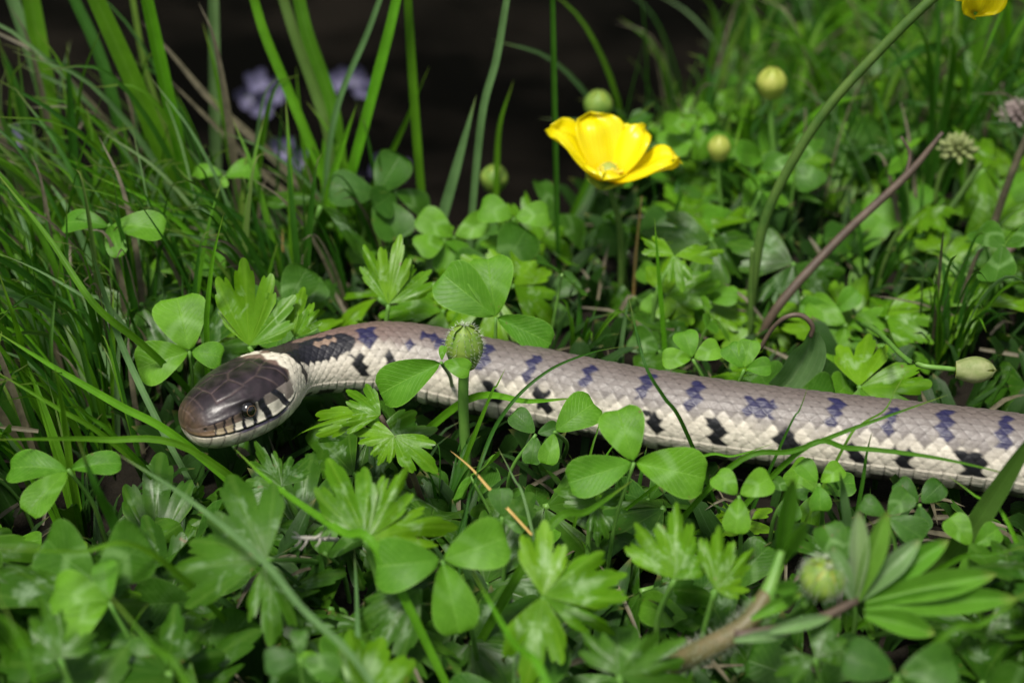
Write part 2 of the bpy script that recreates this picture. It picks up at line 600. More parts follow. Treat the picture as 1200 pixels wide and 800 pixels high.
def sstep(a, b, x):
    q = np.clip((x - a) / (b - a), 0, 1)
    return q * q * (3 - 2 * q)


def lerp(a, b, k):
    return a + (np.asarray(b) - a) * k[..., None]


# body scales: diamonds in a lattice of 19 dorsal rows, broad plates under the belly
ROW = R(246 / 23)
LS = 0.30
lsc = LS * np.interp(s2, [3, 8, LTOT - 6, LTOT], [0.72, 1.0, 0.9, 0.5])
q_ = np.concatenate([[0], np.cumsum(np.diff(S1) / ((lsc[1:, 0] + lsc[:-1, 0]) / 2))])   # scale count along the body
A, B = t2 / ROW, np.repeat(q_[:, None], NTH, 1)
best = np.full(s2.shape, 9.0)
ci, cb = np.zeros_like(s2), np.zeros_like(s2)
for di in (-1, 0, 1):
    i0 = np.round(A) + di
    off = np.where(np.mod(i0, 2) == 1, 0.5, 0.0)
    b0 = np.round(B - off) + off
    da, db = np.abs(A - i0), np.abs(B - b0)
    dd = (da ** 1.25 + (2 * db) ** 1.25) ** (1 / 1.25)
    k = dd < best
    best = np.where(k, dd, best)
    ci = np.where(k, i0, ci)
    cb = np.where(k, b0, cb)
thc = ci * ROW
sc_ = np.interp(cb, q_, S1)
belly = np.abs(t2) > R(118)
bi = np.floor(B)
fb = B - bi
thc = np.where(belly, np.sign(t2) * R(128), thc)
sc_ = np.where(belly, np.interp(bi + 0.5, q_, S1), sc_)
rgh = 0.55 + 0.45 * np.clip(Wd2, 0, 1)
hs = 0.015 * (1 - np.clip(best, 0, 1) ** 3.5) + 0.003 * (B - cb) * 2 + 0.009 * np.exp(-((A - ci) / 0.10) ** 2) * (np.abs(ci) < 7)
hb = 0.030 * (1 - np.abs(2 * fb - 1) ** 6) + 0.018 * fb
hbody = np.where(belly, hb, hs) * rgh
jit = np.sin(ci * 12.9898 + cb * 78.233) * 43758.5453
jit = jit - np.floor(jit)
bodyw = sstep(2.35, 2.9, s2 * HS)
disp += hbody * bodyw

# body pigment, looked up at each scale's own centre so that marks end along scale edges
ta = np.abs(thc) * 0.6 + np.abs(t2) * 0.4
tt = np.degrees(ta)
sc_ = sc_ * 0.6 + s2 * 0.4
dorsal = np.array([0.150, 0.124, 0.110])
flank = np.array([0.215, 0.192, 0.178])
cream = np.array([0.70, 0.65, 0.54])
body = np.zeros(s2.shape + (3,)) + dorsal
body = lerp(body, flank, sstep(15, 60, tt))
body = lerp(body, cream, sstep(66, 92, tt + (jit - 0.5) * 14))
body *= (0.95 + 0.10 * jit)[..., None]
# neck: warmer brown above, cream from lower on the flank
nk = sstep(7.5, 3.6, sc_)
neckc = lerp(np.zeros_like(body) + np.array([0.20, 0.125, 0.10]), cream * 1.02, sstep(48, 62, tt + (jit - .5) * 10))
body = lerp(body, neckc, nk * 0.85)
BLUE = np.array([0.015, 0.014, 0.062])
BLACK = np.array([0.008, 0.008, 0.011])
camside = thc > 0
bars = [(572, 22, 66), (628, 24, 74), (693, 22, 64), (757, 20, 66), (817, 14, 68), (893, 40, 66), (975, 20, 66), (1037, 24, 72), (1103, 20, 72), (1172, 18, 74), (1240, 20, 70), (1310, 20, 70)]
for (px, a0, a1) in bars:
    sb = s_at_px(px)
    wv = 0.12 if px != 893 else 0.30
    slant = (tt - 45) * 0.0016 + 0.05 * np.sin(tt * 0.33 + px)
    k = (np.abs(sc_ + slant - sb) < wv) & (tt > a0) & (tt < a1)
    body[k] = BLUE
spots = [(424, 20, 52, .22), (428, 44, 58, .12), (500, 24, 40, .2), (517, 32, 48, .16), (482, 46, 58, .13)]
for (px, a0, a1, wv) in spots:
    sb = s_at_px(px)
    k = (np.abs(sc_ - sb) < wv) & (tt > a0) & (tt < a1)
    body[k] = BLUE
low = [(414, 72, 108, .17), (457, 70, 96, .14), (590, 84, 116, .15), (650, 78, 112, .17), (778, 84, 114, .15), (845, 76, 118, .17), (925, 80, 122, .2), (1000, 88, 124, .17), (1058, 88, 124, .18), (1135, 84, 124, .22), (1210, 84, 120, .2), (1290, 84, 120, .2)]
for (px, a0, a1, wv) in low:
    sb = s_at_px(px)
    k = (np.abs(sc_ - sb - (tt - 95) * 0.006 + 0.05 * np.sin(tt * 0.4 + px)) < wv) & (tt > a0) & (tt < a1)
    body[k] = BLACK
under = (np.abs(t2) > R(138)) & (np.mod(bi, 3) != 0)
body[under] = body[under] * 0.12
tail = s2 > s_at_px(1330)
kt = tail & (np.mod(sc_, 1.3) < 0.28) & (tt > 22) & (tt < 70)
body[kt] = BLUE
# collar: pale band across the nape, black patch behind it
colr = (sc_ > 2.50 / HS) & (sc_ < 2.42 + 0.24 * np.clip(tt / 60, 0, 1)) & (tt > 4)
body[colr] = np.array([0.76, 0.71, 0.58])
pc = np.hypot((sc_ - 3.50) / 0.92, (tt - 42) / 31)
body[(pc < 1.0) & (sc_ > 2.52 + 0.16 * np.clip(tt / 60, 0, 1))] = np.array([0.009, 0.009, 0.015])
body[(np.hypot((sc_ - 3.78) / 0.26, (tt - 32) / 9) < 1.0)] = np.array([0.30, 0.21, 0.15])
body[(sc_ > 2.46) & (sc_ < 3.2) & (tt < 30)] = np.array([0.035, 0.025, 0.025])
body[(np.abs(sc_ - 2.70 - (tt - 60) * 0.002) < 0.08) & (tt > 40) & (tt < 104)] = BLACK
skin = np.where(belly, sstep(0.90, 1.0, np.abs(2 * fb - 1)), sstep(0.80, 1.0, best))
for _ in range(1):                                          # pigment bleeds a little across scale edges
    body = (body + np.roll(body, 1, 0) + np.roll(body, -1, 0) + np.roll(body, 1, 1) + np.roll(body, -1, 1)) / 5
grain = rng.random(s2.shape)
for _ in range(2):
    grain = (grain + np.roll(grain, 1, 0) + np.roll(grain, -1, 0) + np.roll(grain, 1, 1) + np.roll(grain, -1, 1)) / 5
disp += (grain - 0.5) * 0.022 * bodyw
body = body * (1 - 0.5 * skin[..., None]) * (0.80 + 0.40 * grain[..., None]) * (1 - 0.14 * np.exp(-((A - ci) / 0.12) ** 2) * ~belly)[..., None]

# head pigment and shields
sH = s2 * HS
zm = np.interp(sH, [0, 0.3, 1.0, 1.7, 2.3, 2.6], [-0.055, -0.11, -0.17, -0.20, -0.09, 0.04])     # mouth line
ztop = np.interp(sH, [0, 0.3, 0.8, 1.2, 1.6, 2.1, 2.6], [0.10, 0.15, 0.20, 0.26, 0.33, 0.33, 0.28])
un = lat / Wd2
head = np.zeros_like(body) + np.array([0.029, 0.020, 0.024])
head = lerp(head, (0.13, 0.085, 0.055), sstep(0.42, 0.12, sH) * 0.8)
shade = 0.85 + 0.3 * np.sin(sH * 9 + un * 5) * np.sin(sH * 5.1 - un * 7.7) * 0.5
head *= shade[..., None]
aun = np.abs(un)


def seg_d(pts):
    """distance in cm, in the plan of the head, to a polyline of (s, u)"""
    dmin = np.full(sH.shape, 9.0)
    for (a, b) in zip(pts[:-1], pts[1:]):
        ax, ay = a[0], a[1] * np.interp(a[0] / HS, HK, WH)
        bx_, by = b[0], b[1] * np.interp(b[0] / HS, HK, WH)
        dx, dy = bx_ - ax, by - ay
        L2 = dx * dx + dy * dy + 1e-9
        px_, py_ = sH, np.abs(lat)
        q = np.clip(((px_ - ax) * dx + (py_ - ay) * dy) / L2, 0, 1)
        dmin = np.minimum(dmin, np.hypot(px_ - ax - q * dx, py_ - ay - q * dy))
    return dmin


plates = [[(0.14, 0), (0.72, 0)], [(0.14, 0), (0.16, 0.75)], [(0.42, 0), (0.40, 0.66)], [(0.72, 0), (0.76, 0.36), (0.70, 0.72)],
          [(0.76, 0.36), (1.30, 0.26), (1.52, 0)], [(1.30, 0.26), (1.36, 0.66)], [(0.72, 0.70), (1.0, 0.72), (1.36, 0.68)],
          [(1.52, 0), (2.22, 0)], [(1.36, 0.64), (1.75, 0.60), (2.1, 0.44), (2.24, 0.0)], [(2.1, 0.44), (2.5, 0.36)], [(1.75, 0.62), (1.95, 0.92)], [(2.24, 0.12), (2.5, 0.12)],
          [(2.06, 0.46), (2.25, 0.70), (2.32, 0.95)]]
top = ver > ztop - 0.02
dpl = np.full(sH.shape, 9.0)
for pl in plates:
    dpl = np.minimum(dpl, seg_d(pl))
dpl = np.where(top, dpl, 9.0)
gro = np.exp(-(dpl / 0.017) ** 2)
hdisp = -0.012 * gro + 0.004 * (1 - np.exp(-(dpl / 0.05) ** 2))
head = lerp(head, (0.12, 0.085, 0.075), np.exp(-(dpl / 0.020) ** 2) * 0.5)
# side of the face
sidez = (ver <= ztop) & (ver > zm)
lip = np.array([0.70, 0.66, 0.55])
tan_ = np.array([0.19, 0.125, 0.075])
ls = sH
face = np.zeros_like(body) + lip
face[ls < 0.42] = tan_
face[(ls >= 0.42) & (ls < 0.78)] = np.array([0.42, 0.34, 0.22])
upf = (ver - zm) / (ztop - zm + 1e-6)
face[(upf > 0.55) & (ls < 1.0)] = np.array([0.16, 0.115, 0.09])
face[(upf > 0.62) & (ls > 1.5)] = np.array([0.17, 0.145, 0.125])
face[(ls > 2.02) & (upf > 0.25) & (ls < 2.36)] = np.array([0.20, 0.17, 0.15])
for (a, wv, sl_, lo) in [(0.44, .016, .04, 0), (0.62, .018, .04, 0), (0.80, .022, .05, 0), (1.00, .035, .10, 0), (1.22, .04, .10, 0), (1.50, .075, -.08, 0), (1.98, .075, -.24, .08)]:
    db_ = np.abs(ls - a - sl_ * (upf - 0.3) - 0.012 * np.sin(upf * 9 + a * 20))
    face = lerp(face, (0.012, 0.011, 0.018), sstep(wv + 0.014, wv - 0.010, db_) * sstep(lo - 0.05, lo + 0.05, upf))
    hdisp = np.where(sidez & (np.abs(ls - a - sl_ * (upf - 0.3)) < 0.03), hdisp - 0.012, hdisp)
head = np.where(sidez[..., None], face, head)
jaw = ver <= zm
jawc = np.zeros_like(body) + np.array([0.68, 0.63, 0.50])
jawc = lerp(jawc, (0.09, 0.075, 0.13), sstep(zm - 0.085, zm - 0.05, ver) * sstep(0.7, 1.0, sH) * sstep(2.15, 1.9, sH))
for a in (0.35, 0.6, 0.9, 1.2, 1.5, 1.8, 2.1):
    jawc = lerp(jawc, (0.14, 0.11, 0.09), np.exp(-((sH - a - 0.3 * (ver - zm)) / 0.016) ** 2) * 0.8)
head = np.where(jaw[..., None], jawc, head)
mline = np.exp(-((ver - zm) / 0.020) ** 2) * sstep(2.5, 2.3, sH) * (np.abs(st) > 0.05)
head = lerp(head, (0.012, 0.010, 0.012), np.clip(mline * 1.1, 0, 1))
hdisp = hdisp + 0.028 * np.exp(-((ver - ztop) / 0.07) ** 2) * sstep(0.1, 0.4, sH) * sstep(1.9, 1.3, sH)
mot = np.zeros_like(sH)
for q in range(7):
    f1, f2, p1 = rng.uniform(6, 26), rng.uniform(4, 18), rng.uniform(0, 6)
    mot += np.sin(sH * f1 + p1 + 2.0 * np.sin(un * f2 * 0.5)) * np.sin(un * f2 + p1 * 2)
head = head * np.clip(1 + 0.13 * mot + 0.5 * (grain - 0.5), 0.5, 1.6)[..., None]
hdisp = hdisp + 0.010 * (grain - 0.5) - 0.035 * mline + 0.02 * np.exp(-((ver - zm - 0.05) / 0.03) ** 2) * sstep(2.4, 2.0, sH) * sstep(0, 0.2, sH)
# eye socket, brow, nostril
EYE_S, EYE_Z = 1.18, 0.19
de = np.hypot(sH - EYE_S, (ver - EYE_Z) * 1.15)
esd = (np.abs(un) > 0.6)
sock = np.exp(-(de / 0.18) ** 4) * esd
hdisp = hdisp - 0.05 * sock
head = lerp(head, (0.010, 0.009, 0.010), np.clip(np.exp(-(de / 0.245) ** 6) * esd, 0, 1))
hdisp = hdisp + 0.045 * np.exp(-((sH - EYE_S) / 0.30) ** 2 - ((ver - EYE_Z - 0.22) / 0.06) ** 2) * esd
dn = np.hypot(sH - 0.27, ver - 0.08)
head = lerp(head, (0.01, 0.01, 0.01), np.exp(-(dn / 0.038) ** 2) * (np.abs(st) > 0.2))
hdisp = hdisp - 0.03 * np.exp(-(dn / 0.035) ** 2)
hw = 1 - sstep(2.36, 2.52, sH + 0.10 * (1 - np.clip(aun, 0, 1)) * (ver > 0) - 0.05 * np.sin(t2 * 9))
disp += hdisp * (1 - bodyw)
C = lerp(body, head, hw)
lat2 = lat * (1 + disp / nl)
ver2 = ver * (1 + disp / nl)
PT = AX[:, None, :] + SD[:, None, :] * lat2[..., None] + UU[:, None, :] * ver2[..., None]
idx = np.arange(NS * NTH).reshape(NS, NTH)
a_, b_ = idx[:-1], np.roll(idx[:-1], -1, 1)
c_, d_ = np.roll(idx[1:], -1, 1), idx[1:]
faces = np.stack([a_, d_, c_, b_], -1).reshape(-1, 4)
org = Vector(cv[200])
vv = (PT.reshape(-1, 3) - np.array(org)) * SC
me = bpy.data.meshes.new('body')
me.vertices.add(len(vv))
me.vertices.foreach_set('co', vv.astype(np.float32).ravel())
me.loops.add(faces.size)
me.loops.foreach_set('vertex_index', faces.ravel().astype(np.int32))
me.polygons.add(len(faces))
me.polygons.foreach_set('loop_start', np.arange(0, faces.size, 4, dtype=np.int32))
me.polygons.foreach_set('use_smooth', np.ones(len(faces), dtype=bool))
me.update(calc_edges=True)
ca = me.color_attributes.new('pigment', 'FLOAT_COLOR', 'POINT')
cc = np.ones((len(vv), 4), dtype=np.float32)
cc[:, :3] = np.clip(C.reshape(-1, 3), 0.003, 0.85)
cc[:, 3] = (0.52 - 0.15 * hw * (ver > zm)).reshape(-1)      # gloss: the head plates shine more than the keeled scales
ca.data.foreach_set('color', cc.ravel())
me.materials.append(MAT['snake'])
snake = empty('snake', org)
tag(snake, 'grass snake with pale collar and dark flank bars lying across the leaves', 'snake')
obj('body', me, snake)


def sphere_data(c, r, nu=14, nv=20, sq=(1, 1, 1)):
    V, F = [], []
    for i in range(nu + 1):
        a = math.pi * i / nu
        for j in range(nv):
            b = 2 * math.pi * j / nv
            V.append((c[0] + r * sq[0] * math.sin(a) * math.cos(b), c[1] + r * sq[1] * math.sin(a) * math.sin(b), c[2] + r * sq[2] * math.cos(a)))
    for i in range(nu):
        for j in range(nv):
            F.append((i * nv + j, (i + 1) * nv + j, (i + 1) * nv + (j + 1) % nv, i * nv + (j + 1) % nv))
    return V, F


ie = int(np.argmin(np.abs(S1 - EYE_S / HS)))
for sgn in (1, -1):
    kk = np.where(np.sign(th) == sgn)[0]
    j = kk[np.argmin(np.abs(ver[ie, kk] - EYE_Z) + 10 * (np.abs(un[ie, kk]) < 0.6))]
    outv = SD[ie] * sgn
    Pe = Vector(PT[ie, j]) - Vector(outv) * 0.045 - org
    V, F = sphere_data(Pe, 0.185)
    e = obj('eye', mesh('eye', V, F, MAT['eye']), snake)
    ring = []
    for k in range(25):
        an = 2 * math.pi * k / 24
        ring.append(Pe + Vector(outv) * 0.150 + (Vector(T[ie]) * math.cos(an) + Vector(UU[ie]) * math.sin(an)) * 0.108)
    V, F, UV = tube_data(ring, 0.007, 6)
    obj('iris_rim', mesh('iris_rim', V, F, MAT['iris'], UV), e)

# region tests used when other plants are strewn
snk = cv[::6]
snk_s = arc[::6]
snk_r = np.interp(snk_s, HK, WH)
snk_px = np.array([proj(p) for p in snk])
snk_pr = snk_r / (snk_px[:, 2] * K)


def hits_snake(P, m=0.15):
    dd = np.linalg.norm(snk - np.array(P), axis=1)
    return bool(np.any(dd < snk_r + m))


def hides_snake(P, pad=4):
    q = proj(P)
    dd = np.hypot(snk_px[:, 0] - q[0], snk_px[:, 1] - q[1]) - snk_pr
    k = int(np.argmin(dd))
    if q[1] > snk_px[k, 1] and snk_s[k] > 3.4:
        pad = -13                               # leaves may lap over the lower edge of the body
    return dd[k] < pad and q[2] < snk_px[k, 2]


# ---------------------------------------------------------------- leaf shapes
def leaflet_mesh(name, mat, W=0.46, fold=0.16, cup=0.10, notch=0.05, wave=0.03, nu=12, nv=10, seed=0, pw=0.66, L=1.0):
    """one clover leaflet: base at the origin, tip at +Y (1 cm long), face +Z"""
    r = random.Random(seed)
    ph = r.uniform(0, 6)
    V, UV, F = [], [], []
    for i in range(nu + 1):
        u = 0.5 - 0.5 * math.cos(math.pi * i / nu)
        u = 0.6 * u + 0.4 * i / nu
        wd = W * 1.24 * (u ** pw) * math.sqrt(max(0.0, 1 - u ** 4.2)) + 0.004
        for j in range(nv + 1):
            v = -1 + 2 * j / nv
            x = wd * v
            y = u - notch * math.exp(-(x / 0.13) ** 2) * max(0, (u - 0.75) / 0.25) ** 2
            z = fold * abs(x) - cup * (u - 0.45) ** 2 * 2 + wave * math.sin(ph + 5 * u) * v * v
            V.append((x * L, y * L, z * L))
            UV.append((u, 0.5 + 0.5 * v))
    for i in range(nu):
        for j in range(nv):
            a = i * (nv + 1) + j
            F.append((a, a + 1, a + nv + 2, a + nv + 1))
    return mesh(name, V, F, mat, UV)


def lobed_mesh(name, mat, A=48, lobes=3, deep=0.46, teeth=0.13, seed=0, nr=9, nth=66, droop=0.18, wave=0.05):
    """one buttercup leaflet: wedge cut into lobes and teeth, base at the origin, pointing to +Y"""
    r = random.Random(seed)
    A = R(A)
    V, UV, F = [], [], []
    ph = r.uniform(0, 6)
    dj = [r.uniform(0.75, 1.25) for _ in range(12)]
    lj = [r.uniform(0.88, 1.04) for _ in range(6)]
    for i in range(nr + 1):
        rr = (i / nr) ** 0.85
        for j in range(nth + 1):
            t_ = -1 + 2 * j / nth
            q = t_ * lobes / 2                                  # lobe coordinate
            env = 1 - 0.30 * abs(t_) ** 1.6
            lf = q + lobes / 2
            li = min(int(lf), lobes - 1)
            f = lf - li                                         # 0..1 inside a lobe
            cl = 0.0
            for c0 in range(1, lobes):
                cl = max(cl, deep * dj[c0] * (0.75 * math.exp(-(abs(lf - c0) / 0.09) ** 1.6) + 0.25 * math.exp(-(abs(lf - c0) / 0.25) ** 2)))
            rnd = (1 - 0.15 * abs(2 * f - 1) ** 1.6) * lj[li]
            th_ = 0.7 * teeth * (dj[li + 4] * math.exp(-(abs(f - 0.29) / 0.055) ** 1.3) + dj[li + 7] * math.exp(-(abs(f - 0.72) / 0.055) ** 1.3))
            Rr = env * rnd * (1 - cl) - th_ * (0.6 + 0.4 * (1 - cl))
            an = t_ * A * (1 - 0.12 * rr)
            x, y = rr * Rr * math.sin(an), rr * Rr * math.cos(an)
            rd = rr * Rr
            z = -droop * rd * rd - 0.03 * rd * rd * math.cos(2 * lf * math.pi) + wave * math.sin(ph + 4.5 * t_ + 3 * rd) * rd * rd + 0.10 * abs(x)
            V.append((x, y, z))
            UV.append((rr, 0.5 + 0.5 * t_))
    for i in range(nr):
        for j in range(nth):
            a = i * (nth + 1) + j
            F.append((a, a + 1, a + nth + 2, a + nth + 1))
    return mesh(name, V, F, mat, UV)


CL = [leaflet_mesh('leaflet', MAT['clover'], *a, seed=k) for k, a in enumerate([(0.46, 0.14, 0.12, 0.05, 0.03), (0.43, 0.26, 0.16, 0.03, 0.05), (0.49, 0.08, 0.20, 0.08, 0.05), (0.40, 0.34, 0.06, 0.02, 0.07), (0.45, 0.05, 0.30, 0.06, 0.08), (0.42, 0.20, -0.12, 0.04, 0.06)])]
CLD = [leaflet_mesh('leaflet', MAT['clover_dark'], *a, seed=k + 9) for k, a in enumerate([(0.47, 0.16, 0.14, 0.04, 0.03), (0.44, 0.30, 0.10, 0.05, 0.05), (0.41, 0.10, 0.26, 0.07, 0.07), (0.48, 0.04, -0.10, 0.03, 0.06)])]
BL = [lobed_mesh('leaflet', MAT['butter'], A_, 3, dp, te, sd_, droop=dr, wave=wa) for A_, dp, te, sd_, dr, wa in
      [(50, 0.26, 0.10, 11, 0.18, 0.05), (46, 0.22, 0.11, 12, 0.30, 0.10), (54, 0.31, 0.10, 13, 0.16, 0.12), (42, 0.34, 0.12, 21, 0.40, 0.14), (47, 0.28, 0.13, 22, 0.05, 0.16), (38, 0.20, 0.14, 23, 0.25, 0.12)]]
BLD = [lobed_mesh('leaflet', MAT['butter_dark'], A_, 3, dp, te, sd_, droop=dr, wave=wa) for A_, dp, te, sd_, dr, wa in
       [(52, 0.26, 0.10, 14, 0.24, 0.10), (44, 0.22, 0.11, 15, 0.34, 0.12), (40, 0.33, 0.13, 24, 0.10, 0.15), (48, 0.29, 0.12, 25, 0.40, 0.10)]]


def blade_data(pts, wid, fold=0.25, face=None, nv=4, twist=0.0, sheath=0.75, tipp=1.0):
    """a grass blade along pts (base first): folded ribbon that narrows to its tip"""
    Np = len(pts)
    V, F, UV = [], [], []
    face = face or (CAM - pts[Np // 2]).normalized()
    ll = [0.0]
    for i in range(1, Np):
        ll.append(ll[-1] + (pts[i] - pts[i - 1]).length)
    for i, p in enumerate(pts):
        u = ll[i] / ll[-1]
        t_ = (pts[min(i + 1, Np - 1)] - pts[max(i - 1, 0)]).normalized()
        sd_ = t_.cross(face)
        sd_ = sd_.normalized() if sd_.length > 1e-5 else t_.orthogonal().normalized()
        nn = sd_.cross(t_)
        an = twist * (u - 0.5)
        s3 = sd_ * math.cos(an) + nn * math.sin(an)
        n3 = nn * math.cos(an) - sd_ * math.sin(an)
        if tipp > 0:
            wv = wid * min(1.0, sheath + (1 - sheath) * u * 3) * (1 - max(0, (u - 0.45) / 0.55) ** 2.0 * tipp) + 0.004
        else:
            wv = wid
        for j in range(nv + 1):
            v = -1 + 2 * j / nv
            V.append(p + s3 * (v * wv * 0.5) + n3 * (-(1 - abs(v)) * wv * fold))
            UV.append((u, 0.5 + 0.5 * v))
    for i in range(Np - 1):
        for j in range(nv):
            a = i * (nv + 1) + j
            F.append((a, a + 1, a + nv + 2, a + nv + 1))
    return V, F, UV


YAX = Vector((0, 1, 0))


def leaf_matrix(base, tip, nhint, wscale, org):
    ya = (tip - base)
    L = ya.length
    ya = ya / L
    za = (nhint - ya * nhint.dot(ya)).normalized()
    xa = ya.cross(za)
    return cm_mtx(base - org, xa, ya, za, (L * wscale, L, L))


def ground_at(P):
    return Vector((P.x, P.y, ground_z(P.x, P.y)))


def stalk_to(root, org, C0, mat, r=0.05, lean=None, r2=None):
    g = lean if lean is not None else Vector((C0.x + random.uniform(-.7, .7), C0.y + random.uniform(0.1, 1.0), 0))
    g = Vector((g.x, g.y, ground_z(g.x, g.y) - 0.1))
    mid = g.lerp(C0, 0.55) + Vector((random.uniform(-.25, .25), random.uniform(-.25, .1), 0.2))
    return tube('stalk', [g, mid, C0 - Vector((0, 0, 0.02))], [r * 1.15, r, (r2 or r * 0.8)], mat, root, 6, 6, org)


def clover(label, cpx, cz, leaflets, nrm=(0, -0.55, 0.83), dark=False, group=None, grow=None):
    """clover leaf placed where the photograph shows it: leaflets = (tip px, tip py, width factor, lift)"""
    n = Vector(nrm).normalized()
    C0 = at(cpx[0], cpx[1], cz)
    base = ground_at(C0)
    root = empty('clover_leaf', base)
    tag(root, label, 'clover leaf', group)
    for i, lf in enumerate(leaflets):
        tip = onplane(lf[0], lf[1], C0, n) + n * (lf[3] if len(lf) > 3 else 0.0)
        m_ = CLD[(i + int(cpx[0])) % 4] if dark else CL[(i + int(cpx[0])) % 3]
        nh = n + Vector((random.uniform(-.12, .12), random.uniform(-.12, .12), random.uniform(-.1, .1)))
        d_ = (tip - C0).normalized()
        obj('leaflet', m_, root, leaf_matrix(C0 + d_ * 0.04, tip, nh, lf[2] if len(lf) > 2 else 1.0, base))
    g = at(grow[0], grow[1], 0) if grow else None
    stalk_to(root, base, C0, MAT['stalk'], 0.045, g)
    return root


def buttercup_leaf(label, cpx, cz, leaflets, nrm=(0, -0.5, 0.87), dark=False, grow=None, group=None, name='buttercup_leaf', brown=False):
    n = Vector(nrm).normalized()
    C0 = at(cpx[0], cpx[1], cz)
    base = ground_at(C0)
    root = empty(name, base)
    tag(root, label, 'buttercup leaf', group)
    for i, lf in enumerate(leaflets):
        tip = onplane(lf[0], lf[1], C0, n) + n * (lf[3] if len(lf) > 3 else 0.0)
        m_ = BLD[(i + int(cpx[0])) % 4] if dark else BL[(i + int(cpx[0])) % 6]
        nh = n + Vector((random.uniform(-.15, .15), random.uniform(-.15, .15), 0))
        obj('leaflet', m_, root, leaf_matrix(C0, tip, nh, lf[2] if len(lf) > 2 else 1.0, base))
    stalk_to(root, base, C0, MAT['stalk_brown'] if brown else MAT['stalk'], 0.06, at(grow[0], grow[1], 0) if grow else None)
    return root


# ---------------------------------------------------------------- clover leaves seen singly
clover('clover leaf with rounded leaflets just behind the snake\'s head', (222, 411), 2.6, [(206, 344, 1.15), (158, 432, 1.12), (262, 418, 1.0)], (0, -0.72, 0.69))
clover('bright clover leaf overlapping the middle of the snake\'s body', (743, 541), 3.2, [(722, 474, 0.95), (663, 566, 0.75), (830, 560, 0.95)], (0, -0.75, 0.66))
clover('clover leaf with three spread leaflets low in the centre foreground', (518, 656), 3.3, [(434, 664, 0.95), (597, 628, 0.95), (540, 744, 0.85)], (0.05, -0.75, 0.66))
clover('sunlit clover leaf with heart shaped leaflets right behind the green bud', (581, 371), 3.0, [(570, 296, 0.92), (515, 318, 0.9), (648, 403, 0.75)], (0, -0.8, 0.6))
clover('clover leaf with flat oval leaflets among grass at the left edge', (80, 549), 3.0, [(4, 545, 0.7), (30, 602, 0.7), (143, 540, 0.72)], (0, -0.45, 0.89))
clover('clover leaf hanging over the snake left of the hairy bud', (517, 424), 3.6, [(441, 462, 0.82), (552, 434, 0.8), (520, 404, 0.7)], (-0.2, -0.8, 0.55), grow=(530, 490))
clover('pale clover leaf half hidden behind the bright one against the snake', (650, 505), 2.6, [(700, 468, 0.9), (640, 545, 0.8)], (0, -0.7, 0.7), grow=(655, 540))
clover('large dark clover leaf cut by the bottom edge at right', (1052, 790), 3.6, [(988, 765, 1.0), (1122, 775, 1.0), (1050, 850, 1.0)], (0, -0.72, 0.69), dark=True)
clover('small round clover leaf between silvery shoot and snake', (1040, 604), 2.8, [(1066, 575, 1.0), (1085, 632, 1.0), (1008, 585, 1.0)], (0, -0.7, 0.7), dark=True)
clover('tiny clover leaf tight under the snake\'s belly right of centre', (925, 575), 2.4, [(905, 562, 1.05), (948, 580, 1.0), (925, 612, 1.0)], (0, -0.7, 0.7), dark=True)
clover('clover leaf below the snake beside the bright central clover', (866, 580), 2.9, [(838, 553, 1.0), (905, 558, 1.0), (862, 626, 1.0)], (0, -0.7, 0.7))
clover('clover leaf half folded left of the silvery shoot', (985, 660), 2.9, [(965, 612, 1.1), (1005, 618, 0.9), (950, 680, 0.9)], (0, -0.7, 0.7), dark=True)
clover('single round clover leaf below the snake near the yellow straw', (588, 605), 2.6, [(586, 570, 1.1), (618, 618, 0.9), (560, 622, 0.9)], (0, -0.75, 0.66), dark=True)
clover('small clover leaf on the far side of the snake near the curled leaf', (872, 432), 2.4, [(852, 402, 1.0), (880, 396, 0.95), (905, 428, 1.0)], (0, -0.75, 0.66))
clover('clover leaf beyond the snake below the open buttercup', (812, 420), 2.2, [(800, 385, 1.0), (845, 405, 1.0), (775, 420, 1.0)], (0, -0.7, 0.7))
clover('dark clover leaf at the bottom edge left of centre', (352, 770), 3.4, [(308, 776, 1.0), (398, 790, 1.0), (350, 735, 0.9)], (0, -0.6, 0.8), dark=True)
clover('clover leaf at the lower left corner folded like a tent', (128, 705), 3.2, [(55, 690, 0.9), (122, 655, 0.8), (70, 745, 0.9)], (0, -0.6, 0.8))
clover('blurred clover leaf beside the foot of the tall grass at upper left', (128, 262), 4.2, [(70, 258, 0.7), (195, 268, 0.8), (140, 300, 0.7)], (0, -0.5, 0.86))
clover('bright blurred clover leaf under the tall grass near the pond edge', (262, 205), 3.5, [(225, 200, 0.9), (305, 195, 0.9), (262, 220, 0.9)], (0, -0.5, 0.86))
clover('clover rosette in soft focus left of the open buttercup', (602, 255), 2.8, [(560, 240, 1.0), (645, 250, 1.0), (600, 295, 1.0)], (0, -0.7, 0.7))

clover('small clover leaf lapping the snake\'s lower edge under the odd bar', (960, 566), 2.5, [(936, 540, 1.0), (988, 545, 1.0), (962, 600, 1.0)], (0, -0.7, 0.7))
clover('clover leaf lapping the snake\'s lower edge right of the pale leaf tip', (1078, 590), 2.5, [(1050, 562, 1.0), (1104, 566, 1.0), (1082, 622, 1.0)], (0, -0.7, 0.7), dark=True)
clover('clover leaf under the snake by the very broad blade', (1140, 640), 2.4, [(1112, 604, 1.0), (1172, 618, 1.0), (1138, 676, 1.0)], (0, -0.7, 0.7))
clover('clover leaf lapping the snake below its second bar', (628, 508), 2.4, [(600, 482, 0.95), (655, 500, 0.95), (622, 545, 0.95)], (0, -0.7, 0.7), dark=True)
